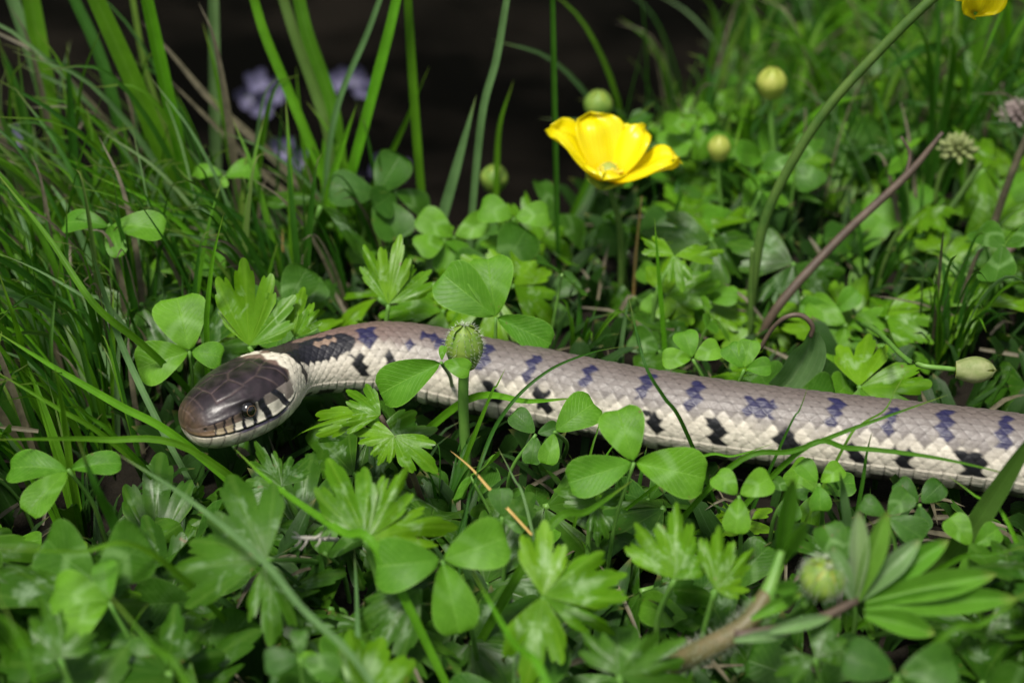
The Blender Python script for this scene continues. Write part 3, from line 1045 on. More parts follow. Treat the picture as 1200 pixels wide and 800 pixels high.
# ---------------------------------------------------------------- buttercup leaves seen singly
buttercup_leaf('pale lobed leaf standing upright behind the snake\'s head', (292, 405), 2.8, [(285, 300, 0.8), (255, 340, 0.6), (345, 345, 0.8)], (0.05, -0.9, 0.43))
buttercup_leaf('toothed leaf leaning on the snake\'s neck from behind', (345, 395), 2.8, [(352, 335, 0.9), (375, 362, 0.7)], (0, -0.85, 0.5))
buttercup_leaf('big lobed buttercup leaf spread out at lower left', (312, 655), 3.3, [(262, 548, 0.9), (172, 664, 0.9), (318, 755, 0.85)], (-0.05, -0.6, 0.8), grow=(395, 665), dark=True)
buttercup_leaf('glossy cut buttercup leaf below the snake\'s neck', (428, 632), 3.2, [(385, 530, 0.7), (538, 600, 0.7), (478, 548, 0.55)], (0.1, -0.65, 0.75))
buttercup_leaf('broad buttercup leaf with pale veins in the centre foreground', (636, 698), 3.1, [(640, 605, 0.75), (750, 660, 0.7), (620, 805, 0.8), (728, 740, 0.55)], (0.1, -0.7, 0.7))
buttercup_leaf('frosted looking buttercup leaf right of the broad central one', (790, 678), 2.9, [(742, 612, 0.8), (795, 585, 0.8), (840, 640, 0.7)], (0.1, -0.7, 0.7))
buttercup_leaf('small bright buttercup leaf right under the snake\'s neck', (462, 510), 2.7, [(410, 502, 0.75), (440, 545, 0.8), (512, 548, 0.85)], (0, -0.6, 0.8), brown=True)
buttercup_leaf('yellow green leaf with narrow lobes beside the snake\'s jaw', (446, 486), 3.0, [(405, 450, 0.7), (335, 488, 0.5), (392, 500, 0.5)], (0, -0.5, 0.86), brown=True)
buttercup_leaf('fan shaped bright leaf standing behind the snake\'s neck', (455, 356), 2.6, [(425, 285, 0.7), (468, 272, 0.6), (510, 310, 0.7)], (0, -0.85, 0.52))
buttercup_leaf('dark buttercup leaf below the snake\'s chin', (330, 570), 2.4, [(300, 520, 0.8), (360, 530, 0.8), (270, 580, 0.8)], (0, -0.6, 0.8), dark=True)
buttercup_leaf('long smooth leaf slanting down from the central foreground clover', (492, 690), 2.5, [(418, 780, 0.75), (405, 720, 0.6)], (0, -0.6, 0.8), dark=True)
buttercup_leaf('buttercup leaf in shade right of the yellow straw', (700, 590), 2.2, [(650, 570, 0.8), (735, 575, 0.8), (700, 640, 0.8)], (0, -0.65, 0.75), dark=True)
buttercup_leaf('beaded buttercup leaf at the bottom edge under the hairy stem', (955, 770), 2.9, [(912, 790, 0.9), (985, 722, 0.9), (1010, 760, 0.7)], (0, -0.7, 0.7), dark=True)
buttercup_leaf('buttercup leaf left of the hairy stem in the foreground', (838, 690), 3.0, [(842, 615, 0.7), (885, 640, 0.6), (880, 690, 0.7)], (0, -0.7, 0.7))
buttercup_leaf('wide buttercup leaf at the bottom edge right of centre', (725, 790), 2.9, [(680, 735, 0.8), (800, 750, 0.8), (830, 800, 0.7)], (0.1, -0.65, 0.75), dark=True)
buttercup_leaf('grey green cut leaf in the lower left corner', (70, 770), 3.4, [(48, 700, 0.8), (20, 760, 0.7), (110, 740, 0.7)], (0, -0.6, 0.8), dark=True)
buttercup_leaf('soft focus buttercup leaf right behind the open buttercup stem', (790, 300), 2.8, [(750, 280, 0.8), (850, 290, 0.7), (800, 340, 0.8)], (0, -0.6, 0.8))

# ---------------------------------------------------------------- grass blades seen singly
def blade(label, pts, wpx, mat, mode='v', y0=None, lean=0.0, z=(2.5, 2.5), group=None, name='grass', fold=0.22, twist=0.3, base_first=False, root=True, cat='grass blade'):
    """pts run tip first. 'v': stands in a vertical plane that starts at the base's ground point; 'h': lies at heights z[0] (tip) to z[1] (base)"""
    P = []
    if pts[0][1] < 0:
        d0_ = (pts[0][0] - pts[1][0], pts[0][1] - pts[1][1])
        l0_ = math.hypot(*d0_)
        pts = [(pts[0][0] + d0_[0] / l0_ * 190, pts[0][1] + d0_[1] / l0_ * 190)] + pts
    n = len(pts)
    if mode == 'v':
        b = at(pts[-1][0], pts[-1][1], 0.8) if y0 is None else None
        yb = b.y if y0 is None else y0
        for i, p in enumerate(pts):
            k = 1 - i / (n - 1)
            P.append(aty(p[0], p[1], yb + lean * k))
    else:
        for i, p in enumerate(pts):
            k = i / (n - 1)
            P.append(at(p[0], p[1], z[0] + (z[1] - z[0]) * k))
    P = P[::-1]
    if root:
        d0 = (P[0] - P[1]).normalized()
        g = P[0] + Vector((d0.x * 2.2, d0.y * 2.2 + 0.3, 0))
        gz = ground_z(g.x, g.y)
        if P[0].z > gz + 0.2:
            P = [Vector((g.x, g.y, gz - 0.1))] + P
    Cc = catmull(P, 7)
    wc = 0.95 * wpx * pxcm(P[len(P) // 2])
    org_ = Cc[0]
    f = (CAM - Cc[len(Cc) // 2]).normalized() + Vector((random.uniform(-.35, .35), 0, random.uniform(-.1, .4)))
    V, F, UV = blade_data([p - org_ for p in Cc], wc, fold, f.normalized(), 4, twist * random.uniform(-1, 1))
    o = obj(name, mesh(name, V, F, mat, UV))
    o.location = org_ * SC
    tag(o, label, cat, group)
    return o


GB, GD, GP, GG = MAT['grass_bright'], MAT['grass_dark'], MAT['grass_pale'], MAT['grass']
blade('broad pale grass blade leaning left at the top left corner', [(33, -20), (49, 75), (68, 182), (85, 262)], 23, GG, lean=1.5)
blade('grey green blade left of the broad pale one at top left', [(8, -20), (42, 78), (60, 150), (82, 260)], 17, GP, lean=2.0)
blade('widest two toned grass blade slanting across the upper left', [(104, -20), (153, 88), (192, 182), (222, 258), (240, 300)], 23, GG, lean=0.5)
blade('bright upright blade meeting the widest one at upper left', [(168, -20), (192, 91), (205, 150), (222, 230), (238, 300)], 17, GB, lean=0.0)
blade('darker blade behind the widest one at upper left', [(78, -20), (114, 58), (136, 130), (155, 225), (165, 280)], 14, GD, lean=2.5)
blade('narrow blade rising between two broad ones at upper left', [(152, -20), (169, 75), (192, 146), (215, 240)], 7, GG, lean=1.0)
blade('thin blade bending right across the upper left blades', [(119, 33), (97, 91), (88, 163), (76, 237), (74, 285)], 5, GG, lean=-1.5)
blade('thin dark dewy blade lying across the upper left blades', [(88, 70), (130, 107), (179, 159), (215, 205)], 4.5, GD, lean=-1.0)
blade('blade at the upper left edge leaning out of the picture', [(-6, 40), (20, 107), (39, 182), (62, 260)], 14, GD, lean=0.5)
blade('broad blade low at the left edge under the leaning ones', [(-8, 110), (20, 182), (49, 240), (80, 310)], 16, GD, lean=-0.5)
blade('upright blade in front of the upper left clump', [(78, 49), (85, 163), (92, 250), (100, 310)], 12, GD, lean=0.2)
blade('mid green blade crossing low in the upper left clump', [(92, 115), (130, 208), (152, 265), (165, 310)], 14, GG, lean=0.3)
blade('narrow pale blade slanting right in the upper left clump', [(118, 138), (169, 208), (218, 268), (245, 310)], 7, GP, lean=-0.6)
blade('blurred grey blade standing straight against the dark water', [(250, -20), (251, 60), (253, 190), (256, 270)], 14, GP, lean=0.3, y0=9.5)
blade('bright blade arching left beside the lilac cluster', [(292, -20), (310, 40), (335, 100), (355, 148), (380, 210), (404, 290)], 12, GB, lean=1.0)
blade('dark green blade parallel to the bright arching one', [(326, -20), (345, 40), (370, 110), (385, 160), (402, 270)], 13, GD, lean=2.0)
blade('deep green blade left of the crossing pale one near the pond', [(346, -20), (360, 40), (385, 110), (396, 160), (408, 270)], 16, GG, lean=1.5)
blade('slim grey blade bending right over the pond', [(452, -20), (430, 40), (400, 110), (386, 170), (381, 230), (378, 290)], 7, GP, lean=0.5)
blade('bright straight blade leaning right over the pond', [(469, -20), (455, 40), (432, 127), (405, 230), (392, 300)], 13, GB, lean=1.0)
blade('bleached blade lying diagonally over the dark water', [(165, 25), (200, 62), (245, 115), (300, 165), (360, 225), (400, 268)], 11, MAT['straw_grey'], lean=0.5, y0=8.3)
blade('second bleached blade below the first over the dark water', [(190, 85), (250, 145), (300, 195), (345, 235), (380, 275)], 8, MAT['straw_grey'], lean=0.5, y0=8.0)
blade('short narrow blade left of the deep green one near the pond', [(347, 78), (350, 120), (357, 180), (370, 250)], 6, GB, lean=0.2)
blade('hair thin upright blade in front of the lilac cluster', [(331, 118), (326, 190), (322, 270)], 3.5, GD, lean=0.0)
blade('short bright blade in the clump at the pond edge', [(418, 122), (400, 175), (385, 225), (372, 300)], 10, GB, lean=-0.5)
blade('straight mid green blade right of the leaning clump', [(477, -20), (482, 68), (490, 182), (500, 285)], 11, GG, lean=0.8)
blade('blade curving right from the pond edge clump', [(503, 78), (468, 159), (434, 223), (395, 262)], 8, GG, lean=-0.4)
blade('blunt pale blade left of the open buttercup', [(558, 112), (535, 196), (514, 270), (504, 312)], 13, GP, lean=0.2)
blade('slim arching blade left of the tall dark stalk', [(597, -20), (582, 68), (565, 135), (552, 263), (548, 310)], 9, GP, lean=0.5)
blade('short blade between slim arching blade and dark stalk', [(602, 94), (586, 145), (582, 199), (581, 260)], 7, GG, lean=0.2)
blade('straight dark stalk rising left of the open buttercup', [(647, -25), (650, 128), (653, 263), (655, 320)], 7.5, GD, lean=0.4, fold=0.5)
blade('long bright blade running diagonally at the left edge', [(-10, 195), (55, 276), (110, 356), (165, 402), (205, 440)], 9, GG, 'h', z=(6.5, 2.0))
blade('grey narrow blade pointing up left of the snake\'s head', [(105, 284), (121, 340), (143, 405), (188, 500)], 8, GP, 'h', z=(6.0, 1.8))
blade('thin pale blade entering low from the left edge', [(-8, 294), (41, 315), (95, 345), (135, 368)], 5, GP, 'h', z=(5.0, 3.5))
blade('short bright blade upright at the left edge', [(-4, 312), (16, 372), (26, 410), (32, 460)], 9, GG, 'h', z=(5.5, 2.0))
blade('thin upright blade at left between the diagonal ones', [(70, 308), (64, 350), (60, 400), (62, 440)], 5, GD, 'h', z=(4.5, 2.0))
blade('bright blade passing in front of the clover behind the head', [(262, 250), (250, 300), (244, 350), (242, 392)], 7.5, GB, 'h', z=(6.0, 2.9))
blade('dark fine blade above the clover behind the head', [(154, 224), (198, 290), (228, 350)], 4, GD, 'h', z=(5.5, 2.6))
blade('long bright blade sloping towards the snake\'s snout', [(-10, 385), (63, 430), (138, 474), (208, 513)], 10, GB, 'h', z=(4.5, 2.2))
blade('paler blade just below the one sloping to the snout', [(-10, 432), (69, 479), (125, 513)], 7, GG, 'h', z=(4.2, 2.6))
blade('level blade from the left edge to the snake\'s chin', [(-12, 515), (60, 514), (120, 515), (222, 526)], 9, GG, 'h', z=(3.8, 2.6))
blade('upright blade crossing the level one at left', [(64, 428), (72, 470), (78, 510), (84, 560)], 9, GG, 'h', z=(5.2, 2.0))
blade('short sloping blade between the two at left', [(80, 470), (108, 490), (138, 515)], 8, GG, 'h', z=(4.0, 2.8))
blade('wide shaded blade hanging down at lower left', [(90, 512), (112, 570), (132, 610), (155, 660)], 14, GD, 'h', z=(5.0, 2.2))
blade('long pale blade crossing the big lobed leaf', [(135, 530), (216, 581), (304, 652), (354, 712), (410, 765), (455, 830)], 8, GP, 'h', z=(4.4, 3.4), root=False)
blade('bright blade running down from the snake\'s chin', [(275, 526), (320, 567), (398, 621), (445, 648)], 11, GB, 'h', z=(3.4, 3.4))
blade('level blurred blade at the left edge low down', [(-10, 643), (90, 646), (178, 648)], 8, GG, 'h', z=(4.8, 3.8))
blade('bright blurred blade near the lower left corner', [(122, 690), (175, 753), (225, 815)], 12, GG, 'h', z=(4.8, 4.0))
blade('short blurred blade in the lower left corner', [(-5, 690), (18, 740), (42, 805)], 9, GG, 'h', z=(5.2, 4.2))
blade('fine dark blade arching over the snake right of the bud', [(735, 405), (690, 414), (640, 436), (595, 478), (564, 540)], 4.5, GD, 'h', z=(4.2, 2.2))
blade('fine dewy blade slanting across the snake near the middle', [(736, 345), (755, 424), (778, 465), (800, 497)], 5, GD, 'h', z=(5.2, 3.0))
blade('pale narrow blade standing behind the snake at the middle', [(737, 345), (730, 390), (724, 430)], 6, GP, lean=0.0)
blade('yellowish upright blade behind the snake at the middle', [(767, 255), (774, 345), (782, 430)], 6, GB, lean=0.3)
blade('thin curling blade over the snake at right', [(1064, 432), (1050, 456), (1036, 481), (1010, 497), (988, 525)], 4, GG, 'h', z=(4.2, 2.9))
blade('long blade sloping across the snake\'s rear at right', [(1112, 462), (1050, 484), (1002, 501), (930, 528), (855, 548)], 7, GG, 'h', z=(4.0, 2.9))
blade('level blade along the lower edge of the snake at right', [(1200, 560), (1131, 543), (1070, 532), (996, 525), (935, 530)], 7, GG, 'h', z=(3.4, 3.1))
blade('very broad dark blade in front of the snake at the right edge', [(1225, 490), (1195, 535), (1165, 582), (1132, 630)], 27, GD, 'h', z=(5.2, 2.2))
blade('thin bright blade under the snake near the right edge', [(1112, 558), (1142, 580), (1182, 614)], 6, GB, 'h', z=(3.0, 2.6))
blade('bright blurred blade reaching in from the right edge low down', [(1215, 684), (1154, 729), (1092, 760)], 12, GG, 'h', z=(4.4, 3.8))
blade('slender blade reaching in from the right edge', [(1215, 636), (1160, 650), (1112, 660)], 8, GG, 'h', z=(3.6, 2.8))
blade('tiny dark blade crossing the snake left of the curled leaf', [(947, 452), (937, 480), (922, 506)], 4, GD, 'h', z=(3.9, 3.0))
blade('bright blade slanting down in the centre foreground', [(553, 668), (600, 750), (645, 812)], 10, GB, 'h', z=(3.9, 3.9))
blade('thin blade beside the yellow straw', [(568, 525), (556, 565), (546, 605)], 3.5, GD, 'h', z=(3.0, 2.6))
blade('thin pale blade curving under the snake near the straw', [(584, 525), (602, 560), (618, 598)], 4, GP, 'h', z=(2.8, 2.4))
blade('flat green blade below the bright central clover', [(742, 562), (690, 598), (640, 622)], 12, GG, 'h', z=(2.9, 2.8))
blade('small level leaf blade behind the hairy bud against the snake', [(678, 466), (620, 470), (548, 468)], 10, GB, 'h', z=(3.0, 2.2))
blade('short blade leaning on the snake right of the bud', [(592, 432), (582, 452), (572, 470)], 6, GG, 'h', z=(3.2, 2.6))
blade('dark blade low between foreground leaves at centre', [(415, 640), (418, 700), (420, 760)], 6, GP, 'h', z=(2.6, 2.2))
blade('short blade leaning right above the open buttercup', [(768, 120), (745, 138), (722, 158), (700, 190)], 8, GG, lean=0.0, y0=8.6)
blade('blurred blade right of the open buttercup', [(775, 142), (750, 155), (725, 168)], 8, GP, lean=0.0, y0=9.0)
blade('yellow straw lying slanted below the snake', [(528, 528), (552, 548), (575, 574), (623, 626)], 3.4, MAT['straw'], 'h', z=(2.9, 2.7), name='straw', fold=0.45, cat='straw', root=False)
blade('orange dead blade tip standing behind the snake\'s neck', [(331, 268), (331, 290), (330, 312), (332, 350)], 5, MAT['straw'], lean=0.0)
blade('brownish blade lying at the left edge', [(-5, 500), (20, 502), (45, 505)], 6, MAT['straw_grey'], 'h', z=(2.4, 2.2), root=False)

blade('fine blade rising over the snake\'s lower edge under the third bar', [(706, 478), (700, 505), (690, 540)], 4, GG, 'h', z=(3.2, 2.2))
blade('fine blade lying along the snake\'s lower edge right of centre', [(905, 520), (860, 534), (812, 540)], 4.5, GB, 'h', z=(2.9, 2.4))
blade('short dark blade poking up before the snake at right', [(1022, 505), (1015, 535), (1010, 570)], 5, GD, 'h', z=(3.4, 2.2))
# ---------------------------------------------------------------- flowers, buds, stems
def hairs(parent, pts_dirs, L, mat, name='fuzz', seed=1):
    r = random.Random(seed)
    V, F = [], []
    for (p, dr) in pts_dirs:
        dr = (dr + Vector((r.uniform(-.5, .5), r.uniform(-.5, .5), r.uniform(-.5, .5)))).normalized()
        a = dr.orthogonal().normalized() * 0.0048
        b = dr.cross(a).normalized() * 0.0048
        q = p + dr * L * r.uniform(0.6, 1.2)
        k = len(V)
        V += [p + a, p - a * 0.5 + b, p - a * 0.5 - b, q]
        F += [(k, k + 1, k + 3), (k + 1, k + 2, k + 3), (k + 2, k, k + 3)]
    o = obj(name, mesh(name, V, F, mat, smooth=False), parent)
    o['kind'] = 'stuff'
    return o


def petal_mesh(W=0.54, cup=0.55, L=1.0, seed=0, nu=14, nv=14, tip=0.0):
    r = random.Random(seed)
    ph = r.uniform(0, 6)
    V, UV, F = [], [], []
    for i in range(nu + 1):
        u = i / nu
        wd = W * (u ** 0.62) * math.sqrt(max(0, 1 - u ** 4.5)) * 1.12 + 0.03 * (1 - u)
        for j in range(nv + 1):
            v = -1 + 2 * j / nv
            x = wd * v
            y = u * L * (1 + 0.05 * math.sin(ph * 2 + 4 * v)) - 0.10 * math.exp(-(v / 0.25) ** 2) * max(0, u - .7)
            z = cup * (u ** 1.9) * 0.42 + 0.30 * x * x + 0.07 * math.sin(ph + 6 * v + 3 * u) * u * u - tip * max(0, u - 0.7) ** 2
            V.append((x, y, z))
            UV.append((u, 0.5 + 0.5 * v))
    for i in range(nu):
        for j in range(nv):
            a = i * (nv + 1) + j
            F.append((a, a + 1, a + nv + 2, a + nv + 1))
    me_ = mesh('petal', V, F, MAT['petal'], UV)
    return me_


PET = [petal_mesh(seed=k, cup=0.12 + 0.06 * k, W=0.47 + 0.03 * k, tip=1.3 + 0.4 * k) for k in range(3)]


def thicken(o, th_):
    md = o.modifiers.new('thickness', 'SOLIDIFY')
    md.thickness = th_ * SC
    md.offset = 0


def sepal_mesh(mat, L=1.0, W=0.4, bulge=0.5):
    V, UV, F = [], [], []
    nu, nv = 8, 6
    for i in range(nu + 1):
        u = i / nu
        wd = W * math.sin(math.pi * min(1, 0.12 + 0.88 * u)) ** 0.7 + 0.01
        for j in range(nv + 1):
            v = -1 + 2 * j / nv
            V.append((wd * v, u * L, -bulge * wd * v * v * 0.8 + 0.0))
            UV.append((u, 0.5 + 0.5 * v))
    for i in range(nu):
        for j in range(nv):
            a = i * (nv + 1) + j
            F.append((a, a + 1, a + nv + 2, a + nv + 1))
    return mesh('sepal', V, F, mat, UV)


SEP = sepal_mesh(MAT['sepal'])


def buttercup(label, C0, axis_, size, open_, stem_pts, yaw=0.0, stem_r=0.07, mat_stem='stalk_dark', az=None, sz=(1, 1, 1, 1, 1)):
    """open flower: cup of five petals at C0 round axis_, opening angle per petal"""
    org_ = ground_at(stem_pts[0])
    root = empty('buttercup_flower', org_)
    tag(root, label, 'buttercup')
    tube('stem', stem_pts + [C0], [stem_r * 1.1, stem_r, stem_r, stem_r * 0.8], MAT[mat_stem], root, 8, 8, org_)
    ax_ = axis_.normalized()
    e1 = ax_.orthogonal().normalized()
    e1 = (Vector((1, 0, 0)) - ax_ * ax_.x).normalized()
    e2 = ax_.cross(e1)
    for k in range(5):
        an = yaw + (az[k] if az else 2 * math.pi * k / 5)
        out = e1 * math.cos(an) + e2 * math.sin(an)
        tl = open_[k]
        ya = (out * math.sin(tl) + ax_ * math.cos(tl)).normalized()
        za = (ax_ * math.sin(tl) - out * math.cos(tl)).normalized()
        xa = ya.cross(za)
        s = size * random.uniform(0.97, 1.03) * sz[k]
        p_ = obj('petal', PET[k % 3], root, cm_mtx(C0 + out * 0.05 * size - org_, xa, ya, za, (s * 0.95, s, s)))
        thicken(p_, 0.012)
        ya2 = (out * math.sin(tl + .35) + ax_ * math.cos(tl + .35)).normalized()
        za2 = (ax_ * math.sin(tl + .35) - out * math.cos(tl + .35)).normalized()
        an2 = an + math.pi / 5
        out2 = e1 * math.cos(an2) + e2 * math.sin(an2)
        ya2 = (out2 * math.sin(1.15) + ax_ * math.cos(1.15)).normalized()
        za2 = (ax_ * math.sin(1.15) - out2 * math.cos(1.15)).normalized()
        obj('sepal', SEP, root, cm_mtx(C0 - ax_ * 0.06 - org_, ya2.cross(za2), ya2, za2, (0.42 * size,) * 3))
    V, F = sphere_data((0, 0, 0), 0.16 * size, 8, 12)
    pm = mesh('pistil', V, F, MAT['sepal_yellow'])
    obj('pistil', pm, root, Matrix.Translation((C0 + ax_ * 0.15 * size - org_) * SC))
    V, F = [], []
    for k in range(46):
        an = k * 2.399
        tl = 0.25 + 0.75 * (k / 46)
        dr = (e1 * math.cos(an) + e2 * math.sin(an)) * math.sin(tl) + ax_ * math.cos(tl)
        p0 = C0 - org_ + dr * 0.1 * size
        p1 = C0 - org_ + dr * (0.24 + 0.06 * random.random()) * size
        tv, tf, _ = tube_data([p0, p0.lerp(p1, 0.7), p0.lerp(p1, 0.78), p1], [0.012 * size, 0.012 * size, 0.03 * size, 0.022 * size], 5)
        F += [tuple(a + len(V) for a in f) for f in tf]
        V += tv
    o = obj('stamens', mesh('stamens', V, F, MAT['stamen']), root)
    o['kind'] = 'stuff'
    return root


base_y = at(727, 352, 0.4).y
F0 = aty(712, 212, base_y - 0.3)
buttercup('open yellow buttercup flower standing upright behind the snake', F0, Vector((0.06, -0.10, 1.0)), 1.62, [R(60), R(38), R(35), R(48), R(50)],
          [Vector((aty(729, 352, base_y).x, base_y, ground_z(0, base_y))), aty(728, 330, base_y), aty(726, 265, base_y - 0.1)], yaw=0.0, stem_r=0.085, az=[R(-8), R(44), R(116), R(166), R(258)], sz=[1.05, 1.0, 1.0, 1.1, 0.84])

yb2 = at(880, 385, 0.3).y
F1 = aty(1170, -58, yb2 - 0.6)
buttercup('yellow buttercup cut off by the top right corner', F1, Vector((0.12, -0.85, -0.30)), 1.45, [R(70), R(62), R(58), R(70), R(75)],
          [Vector((aty(878, 390, yb2).x, yb2, 0)), aty(884, 320, yb2), aty(903, 240, yb2), aty(960, 140, yb2 - 0.2), aty(1030, 60, yb2 - 0.4), aty(1098, -6, yb2 - 0.6), aty(1140, -32, yb2 - 0.5)], yaw=R(40), stem_r=0.12)


def bud(label, P, axis_, h, wd, stem_pts, mat='sepal', core='sepal_yellow', fuzz=True, stem_r=0.07, seed=0, stem_mat='stalk', top_open=0.0):
    """closed flower bud: five sepal shells round a core, on a stem"""
    org_ = ground_at(stem_pts[0])
    root = empty('flower_bud', org_)
    tag(root, label, 'flower bud')
    tube('stem', stem_pts + [P], [stem_r * 1.15, stem_r, stem_r], MAT[stem_mat], root, 9, 7, org_)
    ax_ = axis_.normalized()
    e1 = ax_.orthogonal().normalized()
    e2 = ax_.cross(e1)
    q = P - org_

    def prof_(u):
        return wd * (0.30 + 0.70 * math.sin(math.pi * min(1.0, 0.10 + 0.62 * u)) ** 0.8) * math.sqrt(max(0, 1 - (max(0, u - 0.40) / 0.60) ** 1.7)) if u < 1.05 else 0

    V, F = [], []
    nu, nv = 10, 16
    for i in range(nu + 1):
        u = i / nu
        for j in range(nv):
            an = 2 * math.pi * j / nv
            V.append(q + ax_ * (h * u * 0.95) + (e1 * math.cos(an) + e2 * math.sin(an)) * prof_(u) * 0.5 * 0.86)
    for i in range(nu):
        for j in range(nv):
            F.append((i * nv + j, i * nv + (j + 1) % nv, (i + 1) * nv + (j + 1) % nv, (i + 1) * nv + j))
    obj('core', mesh('core', V, F, MAT[core]), root)
    hp = []
    for k in range(5):
        V, F, UV = [], [], []
        n1_, n2_ = 10, 6
        for i in range(n1_ + 1):
            u = i / n1_
            half = math.pi / 5 * 1.18 * (1 - max(0, u - 0.55) ** 1.5 * 2.2)
            for j in range(n2_ + 1):
                v = -1 + 2 * j / n2_
                an = 2 * math.pi * k / 5 + v * half
                rr = prof_(u) * 0.5 * (1.0 + 0.06 * (1 - v * v)) + 0.012 + top_open * max(0, u - 0.6)
                o_v = e1 * math.cos(an) + e2 * math.sin(an)
                pt = q + ax_ * (h * u) + o_v * rr
                V.append(pt)
                UV.append((u, 0.5 + 0.5 * v))
                if 0 < i and j % 2 == 0:
                    hp += [(pt, (o_v + ax_ * 0.25)), (pt + ax_ * 0.02, (o_v + ax_ * 0.3))]
        for i in range(n1_):
            for j in range(n2_):
                a = i * (n2_ + 1) + j
                F.append((a, a + 1, a + n2_ + 2, a + n2_ + 1))
        obj('sepal', mesh('sepal', V, F, MAT[mat], UV), root)
    if fuzz:
        hairs(root, hp, 0.11, MAT['hair'], seed=seed)
    return root


yb = at(545, 545, 0.6).y
bud('hairy green bud on a thick stalk in front of the snake', aty(544, 428, yb - 0.1), Vector((0.02, -0.05, 1)), 1.0, 0.78,
    [Vector((aty(546, 545, yb).x, yb, ground_z(0, yb))), aty(545, 520, yb), aty(543, 470, yb - 0.05)], core='sepal', stem_r=0.115, top_open=0.05)
yb = at(905, 250, 0.5).y
bud('yellow green bud on a stalk at upper right', aty(903, 112, yb), Vector((0, -0.1, 1)), 0.85, 0.80,
    [Vector((aty(906, 250, yb).x, yb, ground_z(7, yb))), aty(908, 200, yb), aty(904, 150, yb)], mat='sepal_yellow', fuzz=False)
yb = 10.5
bud('green bud right behind the open buttercup', aty(700, 138, yb), Vector((0.05, 0, 1)), 0.85, 0.80,
    [Vector((aty(706, 270, yb).x, yb, ground_z(2, yb))), aty(704, 220, yb), aty(700, 170, yb)], fuzz=False, stem_mat='stalk_dark')
yb = at(842, 270, 0.5).y
bud('small pale bud left of the yellow green one', aty(842, 186, yb), Vector((0, 0, 1)), 0.7, 0.6,
    [Vector((aty(846, 270, yb).x, yb, ground_z(6, yb))), aty(845, 240, yb), aty(842, 210, yb)], mat='sepal_yellow', fuzz=False, stem_r=0.05)
yb = at(578, 262, 0.5).y
bud('small green bud between pond and clover rosette', aty(578, 222, yb), Vector((0.1, 0, 1)), 0.75, 0.75,
    [Vector((aty(580, 290, yb).x, yb, ground_z(0, yb))), aty(580, 265, yb), aty(578, 240, yb)], fuzz=False, stem_r=0.05)
bud('yellow bud nodding on a curved stalk at the right edge', at(1120, 433, 3.2), Vector((1, -0.15, 0.08)), 0.82, 0.54,
    [at(1005, 376, 0.3), at(1030, 390, 2.2), at(1068, 424, 3.2)], mat='floret', fuzz=False, stem_r=0.055)


def floret_head(label, P, r, stem_pts, mat, seed=3, name='clover_flower', n=46, stem_r=0.06):
    org_ = ground_at(stem_pts[0])
    root = empty(name, org_)
    tag(root, label, 'clover flower')
    tube('stem', stem_pts + [P], stem_r, MAT['stalk_dark'], root, 7, 6, org_)
    rr = random.Random(seed)
    for k in range(n):
        z = 1 - 1.5 * (k + 0.5) / n
        an = k * 2.399
        q = math.sqrt(max(0, 1 - z * z))
        dr = Vector((q * math.cos(an), q * math.sin(an), z)).normalized()
        ya = (dr + Vector((0, 0, 0.35))).normalized()
        za = (dr.orthogonal()).normalized()
        za = (za - ya * za.dot(ya)).normalized()
        L = r * rr.uniform(0.75, 1.05)
        o = obj('floret', FLORET[mat], root, cm_mtx(P - org_ + dr * r * 0.18, ya.cross(za), ya, za, (L, L, L)))
    return root


def floret_mesh(mat):
    V, F, UV = tube_data([Vector((0, 0, 0)), Vector((0, 0.4, 0.02)), Vector((0, 0.75, 0.05)), Vector((0, 1.0, 0.12))], [0.07, 0.12, 0.16, 0.03], 6)
    return mesh('floret', V, F, mat, UV)


FLORET = {k: floret_mesh(MAT[k]) for k in ('pinkish', 'floret', 'sepal_yellow')}
yb = at(1130, 290, 0.5).y
floret_head('cream and yellow clover head in soft focus at upper right', aty(1122, 178, yb), 0.5, [Vector((aty(1100, 300, yb).x, yb, ground_z(14, yb))), aty(1095, 250, yb), aty(1102, 205, yb)], 'floret', n=40)
yb = at(1190, 240, 0.5).y
floret_head('pinkish clover head in soft focus at the right edge', aty(1192, 138, yb), 0.5, [Vector((aty(1186, 240, yb).x, yb, ground_z(16, yb))), aty(1186, 200, yb), aty(1190, 160, yb)], 'pinkish', seed=5, n=40)


# lilac flower clusters over the pond
PETL = None


